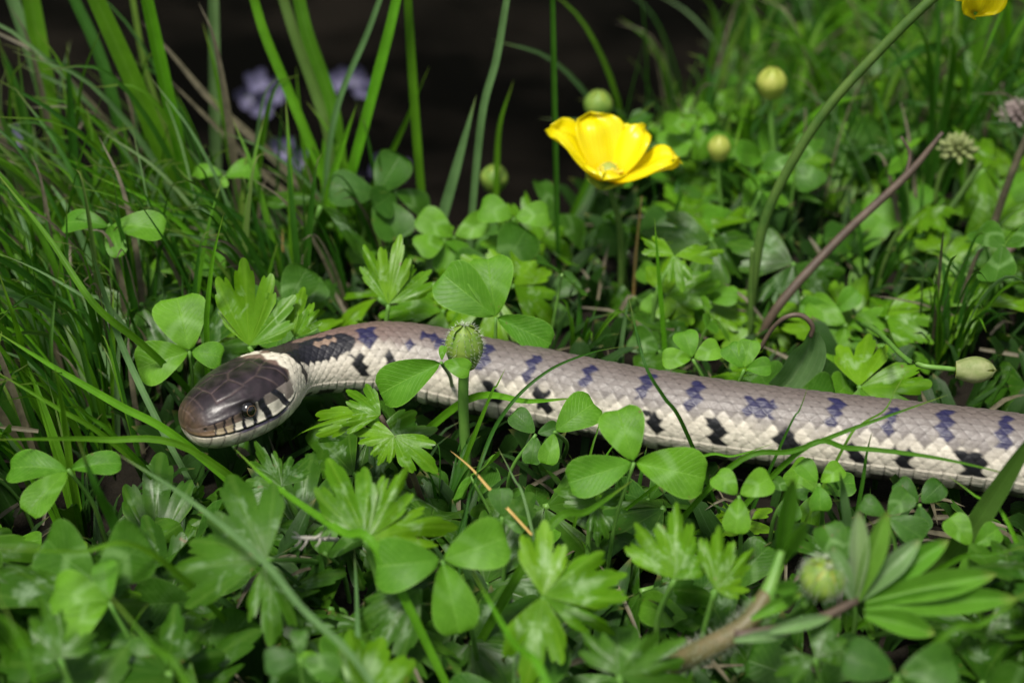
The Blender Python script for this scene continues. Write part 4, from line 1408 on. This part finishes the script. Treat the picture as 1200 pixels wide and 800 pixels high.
def lilac_cluster(label, px, py, y, n, spread_, seed):
    global PETL
    r = random.Random(seed)
    P = aty(px, py, y)
    g = Vector((P.x + 0.6, y + 0.3, ground_z(P.x + 0.6, y + 0.3) - 0.1))
    root = empty('lilac_flower', g)
    tag(root, label, 'flower')
    tube('stem', [g, g.lerp(P, 0.5) + Vector((0.2, 0, 0)), P], 0.05, MAT['stalk_dark'], root, 6, 6, g)
    if PETL is None:
        V, F, UV = [], [], []
        for i in range(7):
            u = i / 6
            wd = 0.36 * math.sin(math.pi * min(1, 0.08 + 0.86 * u)) ** 0.6
            for j in range(7):
                v = -1 + j / 3
                V.append((wd * v, u, 0.25 * u * u + 0.2 * wd * v * v))
                UV.append((u, .5 + .5 * v))
        for i in range(6):
            for j in range(6):
                a = i * 7 + j
                F.append((a, a + 1, a + 8, a + 7))
        PETL = mesh('petal', V, F, MAT['lilac'], UV)
    for (dx, dz) in spread_:
        c0 = P + Vector((dx, r.uniform(-.3, .3), dz)) - g
        tube('flower_stalk', [P - g, (P - g).lerp(c0, 0.5) + Vector((0, 0.1, -0.1)), c0], 0.025, MAT['stalk_dark'], root, 5, 4)
        ax_ = Vector((r.uniform(-.4, .4), -0.8, r.uniform(0.2, 0.7))).normalized()
        e1 = ax_.orthogonal().normalized()
        e2 = ax_.cross(e1)
        y0_ = r.uniform(0, 6)
        for k in range(4):
            an = y0_ + k * math.pi / 2
            out = e1 * math.cos(an) + e2 * math.sin(an)
            ya = (out * 0.92 + ax_ * 0.4).normalized()
            za = (ax_ - ya * ax_.dot(ya)).normalized()
            s = 0.62
            obj('petal', PETL, root, cm_mtx(c0, ya.cross(za), ya, za, (s, s, s)))
    return root


lilac_cluster('blurred lilac flower cluster against the dark water at upper left', 300, 114, 25.0, 5, [(-0.45, -0.05), (0.05, 0.5), (0.75, 0.15), (0.3, -0.45)], 2)
lilac_cluster('fainter lilac flower cluster behind the leaning grass', 414, 95, 28.0, 4, [(-0.5, 0.1), (0.25, 0.15), (0.55, -0.35)], 3)
lilac_cluster('small lilac flower cluster at the left edge behind grass', 12, 155, 22.0, 3, [(-0.3, 0.0), (0.2, -0.2)], 4)
lilac_cluster('dim lilac flower cluster low behind the pond edge grass', 340, 182, 18.0, 3, [(-0.3, 0.1), (0.4, -0.1)], 6)
lilac_cluster('dim lilac flower cluster beside the short bright blade', 455, 195, 18.0, 3, [(-0.3, 0.1), (0.4, -0.1)], 8)


def bare_stem(label, pts, r, mat, twigs=(), name='dry_stem'):
    org_ = Vector(pts[0])
    root = empty(name, org_)
    tag(root, label, 'stem')
    tube('stalk', pts, r, MAT[mat], root, 8, 8, org_)
    for tw in twigs:
        tube('side_shoot', tw, [r[0] * 0.6 if hasattr(r, '__len__') else r * .6, 0.03], MAT[mat], root, 6, 5, org_)
    return root


y1_ = at(890, 400, 0.3).y
bare_stem('red brown stem slanting up to the right behind the snake', [aty(884, 408, y1_), aty(915, 355, y1_), aty(985, 278, y1_ + 0.6), aty(1062, 206, y1_ + 1.0), aty(1105, 155, y1_ + 1.2)], [0.10, 0.12, 0.11, 0.10, 0.05], 'stalk_brown',
          [[aty(1062, 206, y1_ + 1.0), aty(1066, 180, y1_ + 1.2), aty(1056, 160, y1_ + 1.3)]])
y2_ = at(1120, 360, 0.3).y
bare_stem('dull brown stem near the right edge leaning outwards', [aty(1128, 372, y2_), aty(1160, 318, y2_), aty(1190, 285, y2_ + .2), aty(1225, 250, y2_ + .4)], [0.13, 0.13, 0.12, 0.1], 'stalk_brown')
bare_stem('grey stem rising steeply at the right edge', [aty(1140, 330, y2_ + 2), aty(1162, 270, y2_ + 2), aty(1185, 205, y2_ + 2), aty(1212, 140, y2_ + 2)], [0.12, 0.11, 0.1, 0.08], 'straw_grey')
bare_stem('olive stem half hidden in leaves at right', [aty(1070, 300, y2_ + 2), aty(1110, 250, y2_ + 2), aty(1150, 190, y2_ + 2.2)], [0.1, 0.09, 0.05], 'stalk_dark')
bare_stem('thin dark stalk standing behind the snake right of centre', [aty(880, 395, y1_ - .2), aty(880, 340, y1_ - .2), aty(882, 290, y1_ - .2)], [0.08, 0.07, 0.06], 'stalk_dark')
bare_stem('thin green stalk beside the open buttercup\'s stem', [aty(742, 356, base_y + .4), aty(745, 300, base_y + .4), aty(752, 230, base_y + .4)], [0.04, 0.035, 0.02], 'straw')

# curled leaf behind the snake
org_ = at(930, 455, 1.6)
root = empty('curled_leaf', org_)
tag(root, 'pale curled leaf tapering to a brown hooked stalk behind the snake', 'leaf')
yc = org_.y + 0.6
pts = [aty(915, 462, yc), aty(932, 446, yc), aty(944, 425, yc), aty(952, 404, yc), aty(950, 385, yc)]
V, F, UV = blade_data([p - org_ for p in catmull(pts, 6)], 0.9, 0.30, Vector((0.2, -0.8, 0.5)), 6, 0.3, 0.9, 1.0)
obj('blade', mesh('blade', V, F, MAT['grass_pale'], UV), root)
tube('stalk', [aty(950, 395, yc), aty(952, 382, yc), aty(940, 370, yc), aty(922, 371, yc), aty(905, 385, yc + .1), aty(890, 410, yc + .2)], [0.05, 0.06, 0.06, 0.055, 0.05, 0.05], MAT['stalk_brown'], root, 7, 6, org_)

# silvery young shoot in the right foreground
g = at(790, 778, 2.2)
org_ = ground_at(g)
root = empty('young_shoot', org_)
tag(root, 'young hairy buttercup shoot with folded silvery leaves in the right foreground', 'shoot')
sp_ = [at(770, 788, 1.6), at(810, 768, 2.4), at(870, 735, 3.0), at(900, 695, 3.4), at(916, 645, 4.0)]
tube('stem', sp_[:4], [0.19, 0.20, 0.18, 0.15], MAT['olive'], root, 10, 8, org_)
tube('upper_stem', [sp_[2].lerp(sp_[3], 0.6)] + sp_[3:], [0.165, 0.155, 0.06], MAT['stalk'], root, 10, 8, org_)
sp2 = [at(862, 745, 3.0), at(910, 737, 3.2), at(960, 724, 3.3), at(1004, 703, 3.4)]
tube('side_stem', sp2, [0.10, 0.085, 0.08, 0.08], MAT['stalk_brown'], root, 8, 8, org_)
hp = []
cs = catmull(sp_, 30)
for i in range(4, len(cs) - 40):
    tdir = (cs[i + 1] - cs[i]).normalized()
    for k in range(5):
        a = tdir.orthogonal()
        a.rotate(Matrix.Rotation(random.uniform(0, 6.28), 3, tdir))
        hp.append((cs[i] + a.normalized() * 0.20 - org_, a))
hairs(root, hp, 0.15, MAT['hair'], seed=4)


def shoot_leaf(a, b, wpx, mat, bend=0.15, fold=0.45, z0=3.4, z1=3.6, face=None):
    A_, B_ = at(a[0], a[1], z0), at(b[0], b[1], z1)
    m_ = A_.lerp(B_, 0.5) + Vector((0, -bend, bend))
    pts_ = [p - org_ for p in catmull([A_, m_, B_], 8)]
    wc = wpx * pxcm(A_)
    V, F, UV = [], [], []
    f = face or Vector((0, -0.75, 0.66))
    n_ = len(pts_)
    for i, p in enumerate(pts_):
        u = i / (n_ - 1)
        t_ = (pts_[min(i + 1, n_ - 1)] - pts_[max(0, i - 1)]).normalized()
        s_ = t_.cross(f).normalized()
        nn = s_.cross(t_)
        wv = wc * (0.18 + 0.82 * math.sin(math.pi * min(1, 0.05 + 0.75 * u)) ** 1.2) * math.sqrt(max(0.0, 1 - u ** 4)) + 0.01
        for j in range(7):
            v = -1 + j / 3
            V.append(p + s_ * v * wv * 0.5 - nn * (1 - abs(v)) * wv * fold)
            UV.append((u, 0.5 + 0.5 * v))
    for i in range(n_ - 1):
        for j in range(6):
            a_ = i * 7 + j
            F.append((a_, a_ + 1, a_ + 8, a_ + 7))
    obj('leaf', mesh('leaf', V, F, mat, UV), root)


SILV = leaf_mat('young_leaf_silvery', (0.14, 0.29, 0.07), (0.20, 0.36, 0.12), (0.42, 0.52, 0.34), 'grass', 0.4, 0.25, None, 0.5, 0.3)
YOUNG = leaf_mat('young_leaf_green', (0.10, 0.29, 0.02), (0.14, 0.34, 0.03), (0.22, 0.42, 0.08), 'grass', 0.38, 0.3)
for a, b, wv, mt, z1 in [((1002, 704), (1006, 598), 24, SILV, 5.0), ((1004, 704), (1040, 598), 26, YOUNG, 5.0), ((1006, 702), (1078, 632), 26, SILV, 4.4), ((1010, 700), (1112, 632), 30, YOUNG, 4.2),
                         ((1014, 704), (1168, 672), 34, YOUNG, 3.9), ((1014, 712), (1192, 700), 34, YOUNG, 3.5), ((1014, 720), (1096, 742), 30, YOUNG, 3.2), ((1000, 706), (975, 640), 18, SILV, 4.4),
                         ((912, 655), (929, 560), 22, YOUNG, 5.6), ((916, 660), (944, 612), 18, YOUNG, 5.0), ((905, 690), (935, 690), 20, YOUNG, 4.2), ((880, 725), (940, 695), 16, YOUNG, 3.6), ((895, 742), (975, 722), 16, SILV, 3.4),
                         ((860, 750), (925, 742), 14, SILV, 3.2)]:
    shoot_leaf(a, b, wv, mt, z1=z1)
bp = at(958, 690, 3.5)
bud('fuzzy round bud of the young shoot in the right foreground', bp, Vector((0.1, -0.3, 0.8)), 0.72, 0.74, [at(925, 725, 1.5), at(940, 712, 3.0), at(950, 700, 3.3)], fuzz=True, stem_r=0.07, seed=9)
# pale folded leaf tip standing under the snake
blade('pale folded leaf tip standing below the snake at right', [(984, 552), (988, 575), (993, 610)], 14, GP, 'h', z=(4.0, 2.6), name='folded_leaf', fold=0.4, cat='leaf')

# bleached rootlet under the snake's chin
org_ = at(385, 640, 2.0)
root = empty('rootlet', org_)
tag(root, 'bleached branching rootlet between buttercup leaves', 'rootlet')
tube('branch', [at(394, 632, 2.2), at(375, 631, 2.6), at(358, 630, 2.8), at(342, 629, 2.8)], [0.05, 0.05, 0.04, 0.015], MAT['lichen'], root, 6, 5, org_)
for a, b in [((368, 631), (378, 622)), ((352, 630), (346, 640)), ((350, 630), (343, 622)), ((380, 632), (388, 624)), ((360, 630), (352, 644)), ((375, 631), (370, 640))]:
    tube('twig', [at(*a, 2.7), at((a[0] + b[0]) / 2 + 2, (a[1] + b[1]) / 2, 2.8), at(*b, 2.9)], [0.03, 0.02, 0.008], MAT['lichen'], root, 5, 4, org_)

# ---------------------------------------------------------------- strewn plants: every one an object of its own
def clover_proto(k, low=False):
    """parts of a clover leaf in local cm: (mesh, matrix) list and the three tips"""
    r = random.Random(100 + k)
    H = [1.1, 1.6, 2.1, 2.6, 1.4, 1.9][k % 6] * (0.38 if low else 1)
    parts, tips = [], []
    C0 = Vector((r.uniform(-.3, .3), r.uniform(-.5, -.1), H))
    tilt = r.uniform(0.25, 0.95)
    n = Vector((r.uniform(-.3, .3), -math.sin(tilt), math.cos(tilt))).normalized()
    e1 = (Vector((1, 0, 0)) - n * n.x).normalized()
    e2 = n.cross(e1)
    a0 = r.uniform(0, 2.1)
    for i in range(3):
        an = a0 + i * 2.094 + r.uniform(-.2, .2)
        dr = (e1 * math.cos(an) + e2 * math.sin(an) - n * r.uniform(-0.15, 0.3)).normalized()
        L = r.uniform(0.85, 1.05)
        parts.append(('leaflet', CL[(k + 2 * i) % 6] if k < 6 else CLD[(k + i) % 4], leaf_matrix(C0 + dr * 0.03, C0 + dr * L, n, r.uniform(0.9, 1.12), Vector())))
        tips += [C0 + dr * L, C0 + dr * L * 0.6 + n.cross(dr) * 0.4 * L, C0 + dr * L * 0.6 - n.cross(dr) * 0.4 * L]
    c = catmull([Vector((0, 0, -0.3)), Vector((C0.x * .3 + r.uniform(-.15, .15), C0.y * 0.2, H * 0.5)), C0], 4)
    V, F, UV = tube_data(c, 0.04, 5)
    parts.append(('stalk', mesh('stalk', V, F, MAT['stalk'], UV), Matrix()))
    return parts, [C0] + tips


def butter_proto(k, low=False):
    r = random.Random(200 + k)
    H = [0.9, 1.4, 1.9, 1.1, 1.6, 2.2][k % 6] * (0.38 if low else 1)
    parts, tips = [], []
    C0 = Vector((r.uniform(-.3, .3), r.uniform(-.6, -.2), H))
    tilt = r.uniform(0.2, 0.85)
    n = Vector((r.uniform(-.35, .35), -math.sin(tilt), math.cos(tilt))).normalized()
    e1 = (Vector((1, 0, 0)) - n * n.x).normalized()
    e2 = n.cross(e1)
    a0 = r.uniform(-0.6, 0.6) - math.pi / 2 + r.choice([0, 0, 2.2, -2.2])
    for i, da in enumerate((0, 1.5, -1.5)):
        an = a0 + da + r.uniform(-.15, .15)
        dr = (e1 * math.cos(an) + e2 * math.sin(an) - n * r.uniform(-0.1, 0.25)).normalized()
        L = r.uniform(1.25, 1.6) * (1.1 if i == 0 else 0.95)
        parts.append(('leaflet', BL[(k + 2 * i) % 6] if k < 6 else BLD[(k + i) % 4], leaf_matrix(C0 + dr * 0.02, C0 + dr * L, n, r.uniform(0.85, 1.05), Vector())))
        tips.append(C0 + dr * L)
        tips.append(C0 + dr * L * 0.7 + n.cross(dr) * 0.45)
        tips.append(C0 + dr * L * 0.7 - n.cross(dr) * 0.45)
    c = catmull([Vector((0, 0, -0.3)), Vector((C0.x * .3, C0.y * 0.2 + 0.1, H * 0.55)), C0], 4)
    V, F, UV = tube_data(c, 0.055, 5)
    parts.append(('stalk', mesh('stalk', V, F, MAT['stalk'], UV), Matrix()))
    return parts, [C0] + tips


def tuft_proto(k, tall):
    r = random.Random(300 + k + (50 if tall else 0))
    parts, tips = [], []
    lean = r.uniform(-0.9, -0.15) if tall else r.uniform(-0.7, 0.4)
    for i in range(r.randint(6, 9)):
        az = r.uniform(0, 2 * math.pi)
        H = r.uniform(0.55, 1.0) * (9.0 if tall else 4.2)
        out = r.uniform(0.25, 0.75) * H
        dx, dy = math.cos(az) * out * 0.55 + lean * H * 0.5, math.sin(az) * out * 0.55
        b = Vector((math.cos(az) * 0.25, math.sin(az) * 0.25, -0.3))
        p = catmull([b, b + Vector((dx * 0.25, dy * 0.25, H * 0.5)), b + Vector((dx * 0.75, dy * 0.75, H * 0.88)), b + Vector((dx * 1.35, dy * 1.35, H * r.uniform(0.8, 1.05)))], 4)
        V, F, UV = blade_data(p, r.uniform(0.14, 0.30) * (1.1 if tall else 0.85), 0.25, Vector((math.cos(az), math.sin(az), 0.5)).normalized(), 2, r.uniform(-.8, .8))
        parts.append(('blade', mesh('blade', V, F, r.choice([MAT['grass'], MAT['grass_dark'], MAT['grass'], MAT['grass_bright']]) if k % 3 else MAT['grass_dark'], UV), Matrix()))
        tips += [p[-1], p[8], p[5]]
    return parts, tips


def fine_proto(k):
    r = random.Random(400 + k)
    parts, tips = [], []
    lean = r.uniform(-0.9, 0.15)
    for i in range(r.randint(9, 13)):
        az = r.uniform(0, 2 * math.pi)
        H = r.uniform(0.5, 1.0) * 6.0
        dx, dy = math.cos(az) * H * r.uniform(.15, .45) + lean * H * 0.6, math.sin(az) * H * r.uniform(.1, .35)
        b = Vector((math.cos(az) * 0.5, math.sin(az) * 0.5, -0.3))
        p = catmull([b, b + Vector((dx * 0.3, dy * 0.3, H * 0.5)), b + Vector((dx * 0.75, dy * 0.75, H * 0.85)), b + Vector((dx * 1.25, dy * 1.25, H * r.uniform(0.85, 1.05)))], 4)
        V, F, UV = blade_data(p, r.uniform(0.07, 0.17), 0.25, Vector((math.cos(az) * .5, -0.7, 0.5)).normalized(), 2, r.uniform(-.8, .8))
        parts.append(('blade', mesh('blade', V, F, r.choice([MAT['grass'], MAT['grass_dark'], MAT['grass_dark'], MAT['grass_dark'], MAT['grass'], MAT['grass_bright'], MAT['grass_pale'], MAT['straw_grey']]), UV), Matrix()))
        tips += [p[-1], p[8], p[5]]
    return parts, tips


PROTO = {'lowclover': [clover_proto(k, True) for k in range(12)], 'lowbutter': [butter_proto(k, True) for k in range(12)], 'fine': [fine_proto(k) for k in range(7)], 'clover': [clover_proto(k) for k in range(12)], 'butter': [butter_proto(k) for k in range(12)],
         'tuft': [tuft_proto(k, False) for k in range(7)], 'tall': [tuft_proto(k, True) for k in range(5)]}
NAMES = {'lowclover': ('clover_leaf', 'clover leaf'), 'lowbutter': ('buttercup_leaf', 'buttercup leaf'), 'fine': ('grass_tuft', 'grass'), 'clover': ('clover_leaf', 'clover leaf'), 'butter': ('buttercup_leaf', 'buttercup leaf'), 'tuft': ('grass_tuft', 'grass'), 'tall': ('grass_tuft', 'grass')}
STREWN = []


KEEP = []


def keep(px, py, rad, P):
    KEEP.append((px, py, rad, proj(P)[2] if isinstance(P, Vector) else P))


for (a, b) in [((714, 220), (724, 262)), ((724, 262), (727, 345))]:
    for k in range(6):
        keep(a[0] + (b[0] - a[0]) * k / 5, a[1] + (b[1] - a[1]) * k / 5, 13, 44.0)
for (px, py, rad, dep) in [(715, 180, 75, 46), (222, 411, 62, 38), (743, 541, 75, 34), (800, 555, 45, 34), (518, 656, 80, 33), (575, 340, 62, 41), (545, 420, 30, 36), (545, 480, 16, 36), (930, 415, 40, 42), (958, 680, 45, 33), (1060, 670, 95, 33),
                           (290, 650, 100, 33), (440, 590, 75, 34), (650, 690, 85, 33), (790, 640, 55, 34), (300, 350, 60, 39), (455, 315, 50, 41), (480, 440, 40, 36), (1140, 430, 40, 40), (902, 95, 22, 54), (985, 280, 18, 44), (1030, 235, 18, 46),
                           (945, 320, 18, 44), (1122, 175, 30, 50), (860, 735, 55, 32), (920, 610, 35, 34), (365, 632, 30, 34), (575, 575, 16, 36), (600, 600, 16, 35), (400, 480, 50, 36), (1050, 780, 60, 32), (70, 560, 60, 35), (250, 510, 40, 37)]:
    keep(px, py, rad, dep)


def snake_y(x):
    return float(np.interp(x, snk[:150, 0], snk[:150, 1]))


def strew(kind, x, y, s, yaw, k=None, tilt=(0, 0), clear=True):
    parts, tips = PROTO[kind][k if k is not None else random.randrange(len(PROTO[kind]))]
    gz = ground_z(x, y)
    M = Matrix.Translation(Vector((x, y, gz))) @ Matrix.Rotation(yaw, 4, 'Z') @ Matrix.Rotation(tilt[0], 4, 'X') @ Matrix.Rotation(tilt[1], 4, 'Y') @ Matrix.Scale(s, 4)
    if clear:
        for p in tips:
            q = M @ p
            if hits_snake(q, 0.12) or hides_snake(q, 5):
                return None
            if kind[:3] == 'low':
                continue
            a = proj(q)
            for (kx, ky, kr, kd) in KEEP:
                if a[2] < kd and (a[0] - kx) ** 2 + (a[1] - ky) ** 2 < kr * kr:
                    return None
    root = bpy.data.objects.new(NAMES[kind][0], None)
    root.empty_display_size = 0.003
    col.objects.link(root)
    Mm = M.copy()
    Mm.translation = Vector((x, y, gz)) * SC
    root.matrix_world = Mm
    for (nm, me_, ml) in parts:
        o = bpy.data.objects.new(nm, me_)
        col.objects.link(o)
        o.parent = root
        o.matrix_local = ml
    STREWN.append((root, kind, [M @ p for p in tips]))
    return root


def field(n, kinds, xr, yr, srange, ok=None, yawspread=1.1, dark=0.4):
    made = 0
    tries = 0
    while made < n and tries < n * 30:
        tries += 1
        x, y = random.uniform(*xr), random.uniform(*yr)
        if y > bank_edge(x) + (1.0 if x > 4 or kinds[0][0] in ('fine', 'tuft') else -1.0):
            continue
        if ok and not ok(x, y):
            continue
        pq = proj(Vector((x, y, 1)))
        if not (-130 < pq[0] < 1330 and -50 < pq[1] < 900):
            continue
        kind = random.choices([a for a, _ in kinds], [b for _, b in kinds])[0]
        kk = None
        if kind in ('clover', 'butter', 'lowclover', 'lowbutter'):
            kk = random.randrange(6) + (6 if random.random() < dark + (0.3 if x < -5 else 0) else 0)  # shade at left put into leaf colour: more dark variants there
        if strew(kind, x, y, random.uniform(*srange), random.gauss(0, yawspread), kk, tilt=(random.uniform(-.15, .15), random.uniform(-.2, .2))):
            made += 1


# foreground, in front of the snake
field(100, [('clover', 4), ('butter', 6)], (-15, 17), (-16, 0), (0.9, 1.6), lambda x, y: y < snake_y(x) - 0.3 and not (x < -7.5 and y > -8 and random.random() < 0.6), dark=0.55)  # dark share stands in for shade in the foreground
field(20, [('tuft', 1)], (-15, 16), (-15, 0), (0.5, 0.85), lambda x, y: y < snake_y(x) - 1.0)
field(105, [('lowclover', 4), ('lowbutter', 6)], (-15, 17), (-16, 0), (0.9, 1.5), lambda x, y: y < snake_y(x) - 0.2, dark=0.95)  # nearly all dark variants, so shade under the canopy sits in the colour
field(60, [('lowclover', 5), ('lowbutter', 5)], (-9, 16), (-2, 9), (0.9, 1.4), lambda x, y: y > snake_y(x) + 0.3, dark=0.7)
# left: thin grass thick around and left of the head
field(44, [('fine', 1)], (-18, -5.5), (-9, 3.0), (0.7, 1.15), None, 0.6)
field(30, [('fine', 1)], (-18, -4.0), (3.0, 7.8), (0.45, 0.9), None, 0.6)
field(16, [('fine', 1)], (-18, -7), (3.5, 7.6), (1.0, 1.55), None, 0.6)
field(12, [('tuft', 1)], (-17, -7.0), (-8, 6), (0.6, 1.0), None, 0.5)
# behind the snake up to the pond
field(120, [('clover', 5), ('butter', 5)], (-14, 17), (-3, 11), (0.8, 1.4), lambda x, y: y > snake_y(x) + 0.4 and not (x < -5.5 and random.random() < 0.85), dark=0.3)
field(26, [('tuft', 2), ('fine', 1)], (-14, 17), (0, 11), (0.6, 1.0), lambda x, y: y > snake_y(x) + 1.0, 3.0)
# far right greenery
field(125, [('clover', 4), ('butter', 5)], (1.5, 34), (10, 62), (0.9, 1.5), lambda x, y: True, dark=0.55)
field(130, [('tuft', 4), ('fine', 3), ('tall', 1)], (1.5, 36), (9, 70), (0.7, 1.3), lambda x, y: True, 3.0)

# ---------------------------------------------------------------- undergrowth that nobody could count: thin grass and scraps of leaf close to the soil
V, F, UV = [], [], []


def add_stuff(d_):
    v, f, uv_ = d_
    k = len(V)
    V.extend(v)
    UV.extend(uv_)
    F.extend([tuple(a + k for a in q) for q in f])


cnt = 0
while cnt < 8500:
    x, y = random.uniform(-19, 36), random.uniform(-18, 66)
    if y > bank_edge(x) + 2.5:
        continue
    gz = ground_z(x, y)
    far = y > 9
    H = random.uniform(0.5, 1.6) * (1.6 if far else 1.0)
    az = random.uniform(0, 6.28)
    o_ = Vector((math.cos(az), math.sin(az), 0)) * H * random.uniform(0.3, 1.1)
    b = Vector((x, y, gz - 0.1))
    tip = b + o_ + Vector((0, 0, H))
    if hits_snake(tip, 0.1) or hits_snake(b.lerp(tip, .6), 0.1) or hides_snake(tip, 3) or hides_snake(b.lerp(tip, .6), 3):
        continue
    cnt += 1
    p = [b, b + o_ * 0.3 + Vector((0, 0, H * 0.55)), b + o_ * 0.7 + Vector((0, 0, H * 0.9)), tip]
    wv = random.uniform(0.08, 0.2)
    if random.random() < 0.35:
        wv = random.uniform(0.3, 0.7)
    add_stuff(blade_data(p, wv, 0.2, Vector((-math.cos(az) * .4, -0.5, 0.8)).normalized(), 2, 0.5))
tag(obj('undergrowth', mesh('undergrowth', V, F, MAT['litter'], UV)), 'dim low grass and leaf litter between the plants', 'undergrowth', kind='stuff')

V, F, UV = [], [], []
cnt = 0
while cnt < 900:
    x, y = random.uniform(-17, 26), random.uniform(-17, 40)
    if y > bank_edge(x) + 1.5:
        continue
    gz = ground_z(x, y)
    az = random.uniform(0, 6.28)
    L_ = random.uniform(0.5, 2.6)
    b = Vector((x, y, gz + random.uniform(0.05, 0.9)))
    tip = b + Vector((math.cos(az) * L_, math.sin(az) * L_, random.uniform(-.3, .7)))
    m_ = b.lerp(tip, 0.5) + Vector((0, 0, random.uniform(0, .3)))
    if any(hits_snake(p, 0.1) or hides_snake(p, 3) for p in (b, m_, tip)):
        continue
    cnt += 1
    add_stuff(blade_data(catmull([b, m_, tip], 2), random.uniform(0.05, 0.13), 0.3, Vector((0, -0.5, 0.8)), 2, 1.0))
tag(obj('dry_litter', mesh('dry_litter', V, F, MAT['straw_grey'], UV)), 'dead grass scraps lying between the living plants', 'litter', kind='stuff')

# ---------------------------------------------------------------- names for the strewn plants: which one it is, told from the nearest thing one can find
ANCH = [((270, 465), "snake's head"), ((330, 430), "snake's pale collar"), ((544, 400), 'hairy green bud'), ((715, 175), 'open yellow buttercup'), ((576, 575), 'yellow straw'),
        ((743, 541), 'bright clover against the snake'), ((518, 656), 'three spread leaflets in the centre foreground'), ((300, 640), 'big lobed leaf at lower left'), ((900, 715), 'hairy foreground stem'),
        ((1060, 670), 'silvery young leaves'), ((940, 420), 'pale curled leaf'), ((1000, 265), 'red brown slanting stem'), ((1140, 430), 'nodding yellow bud'), ((1122, 175), 'cream clover head'),
        ((1190, 135), 'pinkish clover head'), ((902, 92), 'yellow green bud at upper right'), ((300, 112), 'lilac flower cluster'), ((650, 120), 'straight dark stalk'), ((1165, 10), 'buttercup in the top right corner'),
        ((1165, 580), 'very broad dark blade at the right edge'), ((207, 380), 'rounded clover behind the head'), ((455, 320), 'bright fan shaped leaf'), ((570, 330), 'heart shaped sunlit clover'), ((365, 632), 'bleached rootlet'),
        ((60, 570), 'flat oval clover at the left edge'), ((60, 120), 'broad pale blade at top left'), ((1050, 780), 'large dark clover at the bottom edge'), ((130, 760), 'lower left corner'), ((640, 760), 'broad pale veined leaf'),
        ((880, 250), 'long green stalk at upper right'), ((1000, 500), "snake's rear half"), ((790, 640), 'frosted looking leaf')]
RANK = ['closest', 'second closest', 'third closest', 'fourth closest', 'fifth closest', 'sixth closest', 'seventh closest', 'eighth closest', 'ninth closest', 'tenth closest', 'eleventh closest', 'twelfth closest', 'thirteenth closest', 'fourteenth closest', 'fifteenth closest', 'sixteenth closest', 'seventeenth closest', 'eighteenth closest', 'nineteenth closest', 'twentieth closest', 'twenty first closest', 'twenty second closest', 'twenty third closest', 'twenty fourth closest', 'farthest']
WORD = {'lowclover': ('low clover leaf', 'clover leaf', 'low clover leaves'), 'lowbutter': ('low buttercup leaf', 'buttercup leaf', 'low buttercup leaves'), 'fine': ('thin bladed grass tuft', 'grass', 'thin grass tufts'), 'clover': ('clover leaf', 'clover leaf', 'clover leaves'), 'butter': ('lobed buttercup leaf', 'buttercup leaf', 'buttercup leaves'), 'tuft': ('short grass tuft', 'grass', 'short grass tufts'), 'tall': ('tall grass tuft', 'grass', 'tall grass tufts')}
bpy.context.view_layer.update()
dg = bpy.context.evaluated_depsgraph_get()


def seen(root, pts):
    best = []
    for p in pts:
        q = proj(p)
        if not (0 < q[0] < 1200 and 0 < q[1] < 800):
            continue
        d_ = (p - CAM).normalized()
        hit, loc, _, _, ob, _ = scn.ray_cast(dg, CAM * SC, d_)
        if not hit or (ob.parent and ob.parent.name == root.name) or (loc / SC - CAM).length > (p - CAM).length - 0.15:
            best.append(q)
            if len(best) >= 3:
                break
    return best


book = {}
for (root, kind, pts) in STREWN:
    qs = [proj(p) for p in pts]
    mx, my = sum(q[0] for q in qs) / len(qs), sum(q[1] for q in qs) / len(qs)
    noun, cat, plural = WORD[kind]
    vis = seen(root, pts + [a.lerp(pts[0], k) for a in pts[1:] for k in (0.3, 0.65)])
    if not vis:
        if all(not (0 < q[0] < 1200 and 0 < q[1] < 800) for q in qs):
            side = 'left' if mx < 300 else ('right' if mx > 900 else ('lower' if my > 400 else 'upper'))
            tag(root, 'plain %s growing beyond the %s edge of the picture' % (noun, side), cat, '%s beyond the %s edge' % (plural, side))
        else:
            zone = 'in front of' if pts[0].y < snake_y(pts[0].x) else 'behind'
            tag(root, 'plain %s buried under other leaves %s the snake' % (noun, zone), cat, 'buried %s %s the snake' % (plural, zone))
        continue
    vx, vy = sum(q[0] for q in vis) / len(vis), sum(q[1] for q in vis) / len(vis)
    a = min(ANCH, key=lambda a: math.hypot(a[0][0] - vx, a[0][1] - vy))
    dx, dy = vx - a[0][0], vy - a[0][1]
    rel = ('left of' if dx < 0 else 'right of') if abs(dx) > abs(dy) else ('above' if dy < 0 else 'below')
    book.setdefault((kind, a[1], rel), []).append((math.hypot(dx, dy), root))
for (kind, an, rel), lst in book.items():
    noun, cat, plural = WORD[kind]
    lst.sort(key=lambda e: e[0])
    for i, (_, root) in enumerate(lst):
        w_ = '' if len(lst) == 1 else RANK[min(i, 24)] + ' '
        tag(root, '%splain %s %s the %s' % (w_, noun, rel, an), cat, plural + ' strewn through the greenery')
